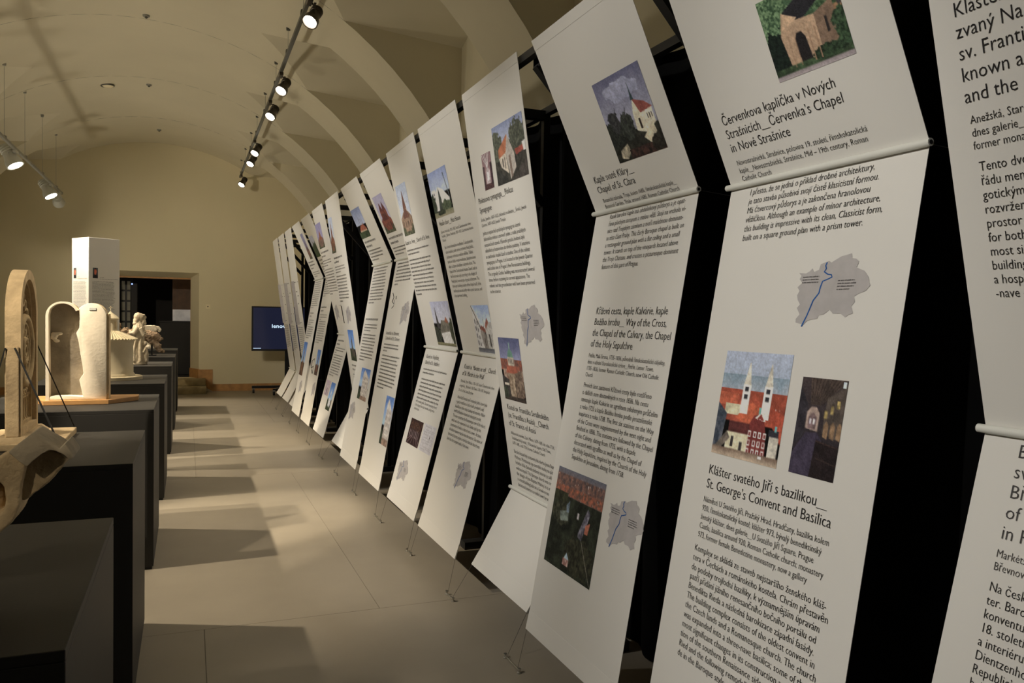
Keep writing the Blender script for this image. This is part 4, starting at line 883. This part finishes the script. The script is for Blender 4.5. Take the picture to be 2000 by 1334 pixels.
SHORT = {'N':'right edge','C':'twin towers','K':'small chapel','P':'green dome','H':'modern church','A':'brown church','5':'twin spires','6':'red roofs','7':'narrow spire','8':'two small photos','9':'sketch mark','10':'violet photo','11':'nearest dotted','12':'middle dotted','13':'farthest'}
for i, gy in enumerate(GAPS):
    w = (YLs[KEYS[i+1]]-BW) - YLs[KEYS[i]]
    a = gy - w/2 + .0 ; b = gy + w/2
    t = thing('floor_anchor', (1.396, gy, 0), 'steel floor anchor between the %s banner and the %s banner' % (SHORT[KEYS[i]], SHORT[KEYS[i+1]]), 'anchor', 'floor anchors below the banner gaps')
    MB().tube([(1.396, a-.0, .010), (1.396, b+.0, .010)], .0035, 8).build('bar', 'steel', t)
    for yy in (a, b):
        MB().lathe([(.011,.0003),(.011,.004),(.005,.006),(.005,.016),(.0085,.017),(.0085,.022)], 10, (1.396, yy, 0)).build('screw', 'steel', t, 40)

def F(k, s): return surf(k, s)[0]
def TB(k, s, *a, **kw): return text_block(F(k, s), *a, BN[k], **kw)
def GR(k, s, u, v0, dv, n, w, **kw): return grey_rows(F(k, s), u, v0, dv, n, w, BN[k], seed=int(v0*1000)+len(k)*7+ord(k[-1]), **kw)
# --- nearest banner
TB('N','u',.055,.564,.046,.044,.385,2,['Klášter svaté Anežky,','zvaný Na Františku, kostel','sv. Františka__Convent','known as Na Františku','and the Church'])
TB('N','u',.062,.794,.028,.026,.325,0,['Anežská, Staré Město, 1234, klášter,','dnes galerie__Anežská, Old Town,','former monastery, now a gallery'])
TB('N','u',.069,.898,.0313,.030,.325,1,['Tento dvojitý klášter klarisek a','řádu menších bratří byl prvním','gotickým areálem v Praze a byl','rozvržen jako obytný a sakrální','prostor – klášter. A convent','for both orders; one of the','most significant early Gothic','building complexes. It had','a hospital and a three-aisled','-nave church.'])
TB('N','l',.089,.056,.046,.044,.365,1,['Benediktinský klášter','sv. Markéty v Praze –','Břevnov__Monastery','of St. Margaret','in Prague'], m='ink_grey')
TB('N','l',.088,.282,.029,.026,.395,0,['Markétská, Břevnov, 993, klášter__Markétská,','Břevnov, 993, monastery'], m='ink_grey')
TB('N','l',.088,.358,.0305,.030,.43,0,['Na českém území nejstarší mužský klášter','ter. Barokní přestavba kostela a','konventu proběhla na počátku','18. století. Autory architektury','a interiéru jsou Kryštof a Kilián','Dientzenhoferové. The Czech','Republic’s oldest male monastery','being rebuilt in Baroque style.'])
# --- second
TB('C','u',.061,.620,.0465,.044,.515,1,['Červenkova kaplička v Nových','Strašnicích__Červenka’s Chapel','in Nové Strašnice'], res=3)
TB('C','u',.068,.760,.0275,.0255,.558,0,['Novostrašnická, Strašnice, polovina 19. století, římskokatolická','kaple__Novostrašnická, Strašnice, Mid – 19th century, Roman','Catholic Church'])
TB('C','l',.106,0.0400,.0310,.0295,.525,0,['I přesto, že se jedná o příklad drobné architektury,','je tato stavba působivá svojí čistě klasicistní formou.','Má čtvercový půdorys a je zakončena hranolovou','věžičkou. Although an example of minor architecture,','this building is impressive with its clean, Classicist form,','built on a square ground plan with a prism tower.'], slant=.12)
TB('C','l',.128,0.9700,.0465,.044,.527,0,['Klášter svatého Jiří s bazilikou__','St. George’s Convent and Basilica'], res=3)
TB('C','l',.1265,1.0630,.0287,.0262,.553,0,['Náměstí U Svatého Jiří, Pražský Hrad, Hradčany, bazilika kolem','920, římskokatolický kostel; klášter 973, bývalý benediktinský','ženský klášter, dnes galerie__U Svatého Jiří Square, Prague','Castle, basilica around 920, Roman Catholic church; monastery','973, former female Benedictine monastery, now a gallery'])
TB('C','l',.121,1.2240,.0311,.0297,.583,0,['Komplex se skládá ze staveb nejstaršího ženského kláš-','tera v Čechách a románského kostela. Chrám přestavěn','do podoby trojlodní baziliky, k významnějším úpravám','patří přidání jižního renesančního bočního portálu od','Benedikta Rieda a následná barokizace západní fasády.','The building complex consists of the oldest convent in','the Czech lands and a Romanesque church. The church','was expanded into a three-nave basilica; some of the','most significant changes in its construction are the addi-','tion of the southern Renaissance side portal by Benedikt','Ried and the following remodelling of the western faca-','de in the Baroque style'])
photo('C','u',.367,.662,.319,.555,p_chapel_yellow,BN['C'],380); photo('C','l',.125,.437,0.5640,0.9010,p_twin,BN['C'],380); photo('C','l',.489,.660,0.6240,0.8990,p_nave,BN['C'],360)
city_map('C','l',.403,0.2710,.278,.208,BN['C'])
# --- third
TB('K','u',.0875,.680,.047,.044,.340,0,['Kaple svaté Kláry__','Chapel of St. Clara'])
TB('K','u',.1035,.772,.0278,.0255,.580,0,['Botanická zahrada, Troja, kolem 1685, římskokatolická kaple__','Botanical Garden, Troja, around 1685, Roman Catholic Church'])
TB('K','l',.138,0.0380,.0323,.030,.585,0,['Raně barokní kaple má obdélníkový půdorys a je opat-','řena plochým stropem a malou věží. Stojí na vrcholu vi-','nice nad Trojským zámkem a tvoří malebnou dominan-','tu této části Prahy. This Early Baroque chapel is built on','a rectangular ground plan with a flat ceiling and a small','tower. It stands on top of the vineyards located above','the Troja Chateau, and creates a picturesque dominant','feature of this part of Prague.'], slant=.12)
TB('K','l',.158,0.4670,.048,.045,.570,0,['Křížová cesta, kaple Kalvárie, kaple','Božího hrobu__ Way of the Cross,','the Chapel of the Calvary, the Chapel','of the Holy Sepulchre'])
TB('K','l',.157,0.6580,.0283,.026,.610,0,['Petřín, Malá Strana, 1735–1836, původně římskokatolické objekty,','dnes v užívání Starokatolické církve__Petřín, Lesser Town,','1735–1836, former Roman Catholic Church, now Old Catholic','Church'])
TB('K','l',.157,0.7900,.0317,.0297,.556,0,['Prvních šest zastavení Křížové cesty bylo rozšířeno','o dalších osm dostavěných v roce 1836. Na cestu','navazuje kaple Kalvárie se sgrafitem zdobeným průčelím','z roku 1735 a kaple Božího hrobu podle jeruzalémské','inspirace z roku 1738. The first six stations on the Way','of the Cross were supplemented by the next eight and','finished in 1836. The stations are followed by the Chapel','of the Calvary, dating from 1735, with a façade','decorated with sgraffito as well as by the Chapel of','the Holy Sepulchre, inspired by the Church of the Holy','Sepulchre in Jerusalem, dating from 1738.'])
photo('K','u',.346,.704,.297,.632,p_clara,BN['K'],300); photo('K','l',.057,.492,1.1570,1.5790,p_aerial,BN['K'],300)
city_map('K','l',.545,1.1710,.262,.210,BN['K'])
# --- fourth
TB('P','u',.0505,.610,.0505,.044,.505,0,['Pinkasova synagoga__Pinkas','Synagogue'])
TB('P','u',.053,.708,.029,.026,.640,0,['Široká, Josefov, 1607–1625, židovská modlitebna__Široká, Jewish','Quarter, 1607–1625, Jewish Temple'])
TB('P','u',.056,.783,.0324,.030,.536,0,['Jedna z nejstarších pražských synagog na území','židovského města a zároveň jedna z mála pražských','renesančních staveb. Původní gotická budova byla','několikrát přestavována do dnešní podoby. V interiéru','se zachovala rituální lázeň a studna. One of the oldest','synagogues in Prague, it is located in the Jewish Quarter','and is also one of Prague’s few Renaissance buildings.','The originally Gothic building was reconstructed several','times before receiving its current appearance. The','mikveh and the groundwater well have been preserved','in the interior.'])
TB('P','u',.085,1.761,.0465,.044,.562,0,['Kostel sv. Františka Serafinského','(sv. Františka z Assisi)__Church','of St. Francis of Assisi'])
TB('P','u',.098,1.904,.0285,.026,.572,0,['Křižovnické náměstí, Staré Město, 1679–1685, do roku 1724,','římskokatolický kostel__Křižovnické Square, Old Town,','1679–1685, until 1724, Roman Catholic Church'])
TB('P','u',.105,2.010,.0320,.030,.570,0,['Barokní kostel byl postavený dle návrhu Jeana Baptista','Matheye. Představuje typ centrální stavby na půdorysu','řeckého kříže. Bohatě zdobený interiér je zaklenut','oválnou kopulí. This Baroque church was constructed to','the designs of Jean-Baptiste Mathey. It is an example of','a central building built on a Greek-cross ground plan. The','decorated interior is roofed over by an oval dome.'])
photo('P','u',.178,.314,.364,.553,p_ribs,BN['P'],260); photo('P','u',.371,.772,.263,.557,p_synagogue,BN['P'],240); photo('P','u',.077,.380,1.354,1.703,p_dome,BN['P'],240)
city_map('P','u',.435,1.176,.30,.214,BN['P'])
# --- fifth
TB('H','u',.052,.652,.047,.044,.44,0,['Husův sbor__Hus House'])
TB('H','u',.051,.701,.028,.026,.60,0,['Dykova, Vinohrady, 1931–1933, kostel Československé církve','husitské__Dykova, Vinohrady, 1931–1933, Czechoslovak Hussite','Church'])
TB('H','u',.063,.805,.0326,.030,.564,0,['Jde o konstruktivistickou modlitebnu Československé','církve husitské, podle návrhu architekta Pavla Janáka,','představuje architekturu velkého měřítka. Třídílná','stavba se skládá z vlastní modlitebny, železobetonové','věže s točitým schodištěm a obytného domu. This','chapel of the Czechoslovak Hussite Church, built in','the Functionalist style according to the designs of','Pavel Janák, is an example of great architecture. The','three-part building consists of the chapel itself, of the','reinforced concrete belfry with a spiral staircase, and','of an apartment building.'])
TB('H','l',.097,.108,.0460,.044,.59,0,['Kostel sv. Martina ve zdi__Church','of St. Martin in the Wall'])
TB('H','l',.101,.201,.031,.026,.633,0,['Martinská, Staré Město, 1178–1187, kostel Českobratrské církve','evangelické__Martinská, Old Town, 1178–1187, Evangelical','Church of the Czech Brethren'])
TB('H','l',.120,.311,.0311,.030,.567,0,['Hlavní loď kostela tvoří románské jádro, které bylo','v gotice rozšířeno o boční lodě, presbytář a věž.','Kvádříkové zdivo místy zasahuje do interiéru. Název','vznikl začleněním kostela do městských hradeb.','The nave comprises the Romanesque core of the church,','which was later expanded in the Gothic style by the','construction of aisles, a chancel and a tower. At times,','the block masonry reaches into the interior. The name of','the church has its origins in the fact that the church was','built into the rampart walls of the town.'])
photo('H','u',.0,.398,.301,.598,p_hus,BN['H'],200); photo('H','u',.342,.66,1.190,1.493,p_street,BN['H'],200)
city_map('H','l',.445,.653,.275,.195,BN['H'])
# --- sixth
TB('A','u',.028,.711,.047,.044,.65,0,['Kostel sv. Anny__Church of St. Anne'])
GR('A','u',.033,.762,.028,2,.64, m='ink_grey'); GR('A','u',.036,.838,.0295,10,.60, m='ink_grey', last=.25)
TB('A','l',.075,.088,.046,.044,.37,0,['Kostel sv. Vojtěcha__','Church of St. Adalbert'])
GR('A','l',.083,.180,.028,2,.61, m='ink_grey'); GR('A','l',.097,.258,.0293,6,.60, m='ink_grey', last=.95)
TB('A','l',.100,.434,.0293,.030,.56,0,['with a wooden gable. The most interesting element','is the uniquely decorated wooden ceiling and its','construction.'])
photo('A','u',.056,.350,.265,.645,p_spire,BN['A'],180); photo('A','u',.345,.790,1.16,1.486,p_adalbert,BN['A'],170); photo('A','l',.113,.445,.560,.752,p_redinterior,BN['A'],180); photo('A','l',.480,.770,.555,.752,p_drawing,BN['A'],180)
city_map('A','l',.09,.868,.28,.18,BN['A'])
# --- seventh to twelfth
BR = 110
photo('5','u',.073,.413,.234,.572,p_spire,BN['5'],140,sky=((140,132,146),(160,150,158)),col=(128,66,48),roof=(96,50,44),double=True,top=.2,yb=.42); photo('5','l',.522,.790,1.18,1.581,p_facade,BN['5'],130)
GR('5','u',.06,.625,.045,2,.55, m='ink_grey'); GR('5','u',.06,.715,.029,3,.58, m='ink_grey'); GR('5','l',.09,.045,.031,7,.60, m='ink_grey', last=.2)
TB('5','l',.10,.673,.046,.044,.515,0,['Katedrála sv. Klimenta__','Cathedral of St. Clement']); GR('5','l',.1,.765,.029,3,.56, m='ink_grey', last=.25); GR('5','l',.1,.865,.031,10,.60, m='ink_grey', last=.4); city_map('5','l',.5,.38,.27,.205,BN['5'])
f = F('5','l'); sk = MB()
for a, b in (((.10,.30),(.16,.34)),((.16,.34),(.13,.38)),((.13,.38),(.2,.40)),((.2,.36),(.2,.42)),((.2,.42),(.15,.44)),((.24,.33),(.25,.36))): sk.bar(f(*a,.0014), f(*b,.0014), .008, .001)
sk.build('sketch', 'ink_grey', BN['5'])
photo('6','u',.0,.415,.235,.535,p_hill,BN['6'],120); photo('6','l',.304,.706,1.02,1.320,p_facade,BN['6'],120)
GR('6','u',.05,.585,.045,2,.5, m='ink_grey'); GR('6','u',.05,.675,.032,4,.58, m='ink_grey'); GR('6','l',.07,.045,.031,12,.6, m='ink_grey', last=.4); GR('6','l',.09,.554,.046,1,.60, m='ink_grey'); GR('6','l',.09,.605,.029,3,.58, m='ink_grey'); GR('6','l',.09,.705,.031,9,.60, m='ink_grey', last=.4); city_map('6','l',.06,1.36,.27,.2,BN['6'])
photo('7','u',.0,.245,.2,.585,p_spire,BN['7'],100,col=(130,84,58),roof=(126,74,52),w=.46,top=.1); photo('7','u',.24,.545,1.43,1.767,p_bluetower,BN['7'],100,c=(84,74,60))
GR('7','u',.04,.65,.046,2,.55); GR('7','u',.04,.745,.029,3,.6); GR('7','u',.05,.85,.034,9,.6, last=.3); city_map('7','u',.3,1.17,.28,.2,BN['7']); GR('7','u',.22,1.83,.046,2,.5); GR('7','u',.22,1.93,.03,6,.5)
MB().bar(F('7','u')(.03,1.16,.0014), F('7','u')(.10,1.16,.0014), .03, .001).bar(F('7','u')(.09,1.17,.0014), F('7','u')(.13,1.36,.0014), .018, .001).build('sketch', 'ink', BN['7'])
photo('8','u',.0,.40,.171,.470,p_spire,BN['8'],90,sky=((120,112,140),(140,130,150)),col=(122,92,76),roof=(150,84,58),top=.3); photo('8','l',.075,.358,.582,.764,p_pink,BN['8'],90); photo('8','l',.42,.69,.584,.914,p_bluetower,BN['8'],90,c=(206,204,200))
GR('8','u',.02,.53,.046,2,.55); GR('8','u',.02,.63,.03,3,.6); GR('8','u',.03,.74,.033,10,.6, last=.3); city_map('8','u',.1,1.16,.27,.2,BN['8']); GR('8','l',.08,.09,.046,2,.4); GR('8','l',.08,.18,.03,3,.6, last=.2); GR('8','l',.09,.27,.031,9,.6)
photo('9','u',.0,.34,.25,.542,p_trees,BN['9'],80); photo('9','l',.44,.70,.971,1.301,p_bluetower,BN['9'],80,c=(120,76,56),low=(96,72,58))
GR('9','u',.05,.60,.046,2,.55); GR('9','u',.05,.69,.03,4,.6); GR('9','l',.06,.045,.031,8,.6, last=.3); GR('9','l',.07,.42,.046,2,.45); GR('9','l',.08,.52,.03,3,.6, last=.2); GR('9','l',.09,.61,.031,10,.6); city_map('9','l',.5,1.38,.27,.2,BN['9'])
f = F('9','l'); sk = MB()
for a, b in (((.12,1.14),(.30,1.10)),((.12,1.14),(.14,1.24)),((.14,1.24),(.30,1.20)),((.30,1.20),(.31,1.30)),((.22,1.25),(.31,1.30)),((.30,1.10),(.30,1.14))): sk.bar(f(*a,.0014), f(*b,.0014), .014, .001)
sk.build('sketch', 'ink_grey', BN['9'])
photo('10','u',.40,.627,.16,.535,p_spire,BN['10'],80,sky=((112,108,128),(130,122,136)),col=(120,86,66),roof=(96,72,64),top=.2); photo('10','l',.05,.39,.917,1.399,p_bluetower,BN['10'],80,c=(128,88,60),low=(110,78,54))
GR('10','u',.1,.58,.046,3,.5); GR('10','u',.1,.73,.03,3,.6); GR('10','l',.06,.045,.031,13,.62, last=.4); GR('10','l',.1,.5,.046,2,.35); GR('10','l',.1,.6,.03,3,.5); GR('10','l',.1,.7,.031,6,.55); city_map('10','l',.3,1.45,.27,.2,BN['10'])
# --- three far banners with dotted plans
for k in ('11','12','13'):
    f = F(k,'u'); r = random.Random(int(k))
    for v in (.80, .95, 1.0, 1.13, 1.28, 1.42):
        for u in sorted(r.uniform(.05,.75) for _ in range(3)):
            p = f(u, v+r.uniform(-.01,.01), .0014); MB().bar(p, (p[0], p[1]-.05, p[2]), .012, .001, (1,0,0)).build('plan_mark', 'ink', BN[k])
    MB().bar(f(.35,.78,.0012), f(.35,1.45,.0012), .10, .0008, (0,1,0)).build('plan_strip', 'map', BN[k])
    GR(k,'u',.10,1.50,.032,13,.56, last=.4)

# ------------------------------------------------------------------ printed pillar
PX, PY, PH, PA = -.865, 9.19, 2.34, .318
t = thing('printed_pillar', (PX, PY, 0), 'tall white square pillar with small portrait prints behind the tablet', 'pillar')
t.rotation_euler = (0, 0, math.radians(-56)); s = PA/2
rot = Matrix.Rotation(math.radians(-56), 3, 'Z')
def pw(x, y, z): q = rot @ Vector((x, y, 0)); return (PX+q.x, PY+q.y, z)
mb = MB(); mb.hexa([pw(-s,-s,0.0),pw(s,-s,0.0),pw(s,s,0.0),pw(-s,s,0.0),pw(-s,-s,PH),pw(s,-s,PH),pw(s,s,PH),pw(-s,s,PH)])
mb.build('body', 'fabric', t, None, .003)
faces = {'a': (lambda u, v, h=0: pw(s+h, -s+u, PH-v)), 'b': (lambda u, v, h=0: pw(-s+u, -s-h, PH-v))}
PFACES = faces
def pic_on(fn, u0, u1, v0, v1, fnp, seed):
    w, h = 22, 32; p = Pic(w, h, seed); fnp(p); c = p.out(); vs = [fn(u0+(u1-u0)*i/(w-1), v0+(v1-v0)*j/(h-1), .0012) for j in range(h) for i in range(w)]
    fs = [(j*w+i, j*w+i+1, (j+1)*w+i+1, (j+1)*w+i) for j in range(h-1) for i in range(w-1)]
    me = bpy.data.meshes.new('portrait'); me.from_pydata(vs, [], fs); me.update(); at = me.color_attributes.new('Col','FLOAT_COLOR','POINT'); buf = np.ones((w*h,4),np.float32); buf[:,:3] = c.reshape(-1,3); at.data.foreach_set('color', buf.ravel()); me.materials.append(M['print']); link('portrait', me, t)
def p_portrait(p): p.grad((70,76,72),(46,44,44)); p.tree((196,96,60),(168,76,48),.5,.42,.26,.30,3); p.rect((26,26,32),.1,.74,.95,1); p.tree((40,36,36),(30,28,28),.5,.84,.42,.2,3); p.tree((60,44,38),(44,34,32),.5,.12,.2,.07,3)
for key, (ua, w) in (('b', (.035, .245)), ('a', (.04, .235))):
    fn = faces[key]
    pic_on(fn, ua, ua+.052, .30, .405, p_portrait, 5 if key == 'b' else 6)
    grey_rows(fn, ua+.075, .395, .014, 1, .04, t, 'ink_far', 1, 1); grey_rows(fn, ua+.07, .412, .012, 1, .19, t, 'ink_far', 1, 2)
    grey_rows(fn, ua-.004, .440, .0125, 24, w, t, 'ink_far', .5, 3)

# ------------------------------------------------------------------ television on a rolling stand
TX0, TX1, TYY, TZ0, TZ1 = 1.20, 2.62, 16.95, .865, 1.765
t = thing('television_on_stand', (1.9, TYY, 0), 'flat black television on a rolling stand by the far wall', 'television')
MB().box(TX0, TX1, TYY, TYY+.06, TZ0, TZ1).build('case', 'tv', t, None, .006)
bz = MB(); b = .035
bz.box(TX0, TX1, TYY-.012, TYY-.0005, TZ0, TZ0+b); bz.box(TX0, TX1, TYY-.012, TYY-.0005, TZ1-b*.7, TZ1); bz.box(TX0, TX0+b*.8, TYY-.012, TYY-.0005, TZ0+b, TZ1-b*.7); bz.box(TX1-b*.8, TX1, TYY-.012, TYY-.0005, TZ0+b, TZ1-b*.7)
bz.build('bezel', 'tv', t)
scn = MB().box(TX0+b*.8, TX1-b*.8, TYY-.006, TYY-.0008, TZ0+b, TZ1-b*.7).build('screen', 'screen', t)
V, Fs_ = glyphs('lenovo', 2, .012); wd = V[:, 0].max()
me = bpy.data.meshes.new('screen_text'); me.from_pydata([(1.585 + x/wd*.34, TYY-.0068, 1.335 + y*.105) for x, y, z in V], [], Fs_); me.update(); me.materials.append(M['glow']); link('screen_text', me, scn)
MB().box(TX0+.03, TX0+.18, TYY-.0125, TYY-.012, TZ0+.05, TZ0+.058).build('status_line', 'glow', scn)
MB().box(1.86, 1.96, TYY+.07, TYY+.12, .12, 1.5).build('column', 'tv', t, None, .004)
MB().box(1.62, 2.2, TYY+.061, TYY+.075, 1.1, 1.5).build('mount', 'tv', t)
MB().bar((1.22, TYY+.12, .125), (2.6, TYY+.12, .125), .05, .05).build('foot_rail', 'tv', t)
MB().bar((1.60, TYY-.42, .10), (1.88, TYY+.10, .115), .05, .05).bar((2.30, TYY-.42, .10), (1.94, TYY+.10, .115), .05, .05).build('foot_rail', 'tv', t)
for x, y in ((1.25, TYY+.12), (2.57, TYY+.12), (1.60, TYY-.42), (2.30, TYY-.42)):
    w = MB().tube([(x-.02, y, .043), (x+.02, y, .043)], .042, 16).build('caster', 'tv', t, 40)
    MB().box(x-.026, x+.026, y-.02, y+.02, .062, .10).build('caster_fork', 'steel', w)
bpy.data.objects.remove(_to); bpy.data.curves.remove(_tc)
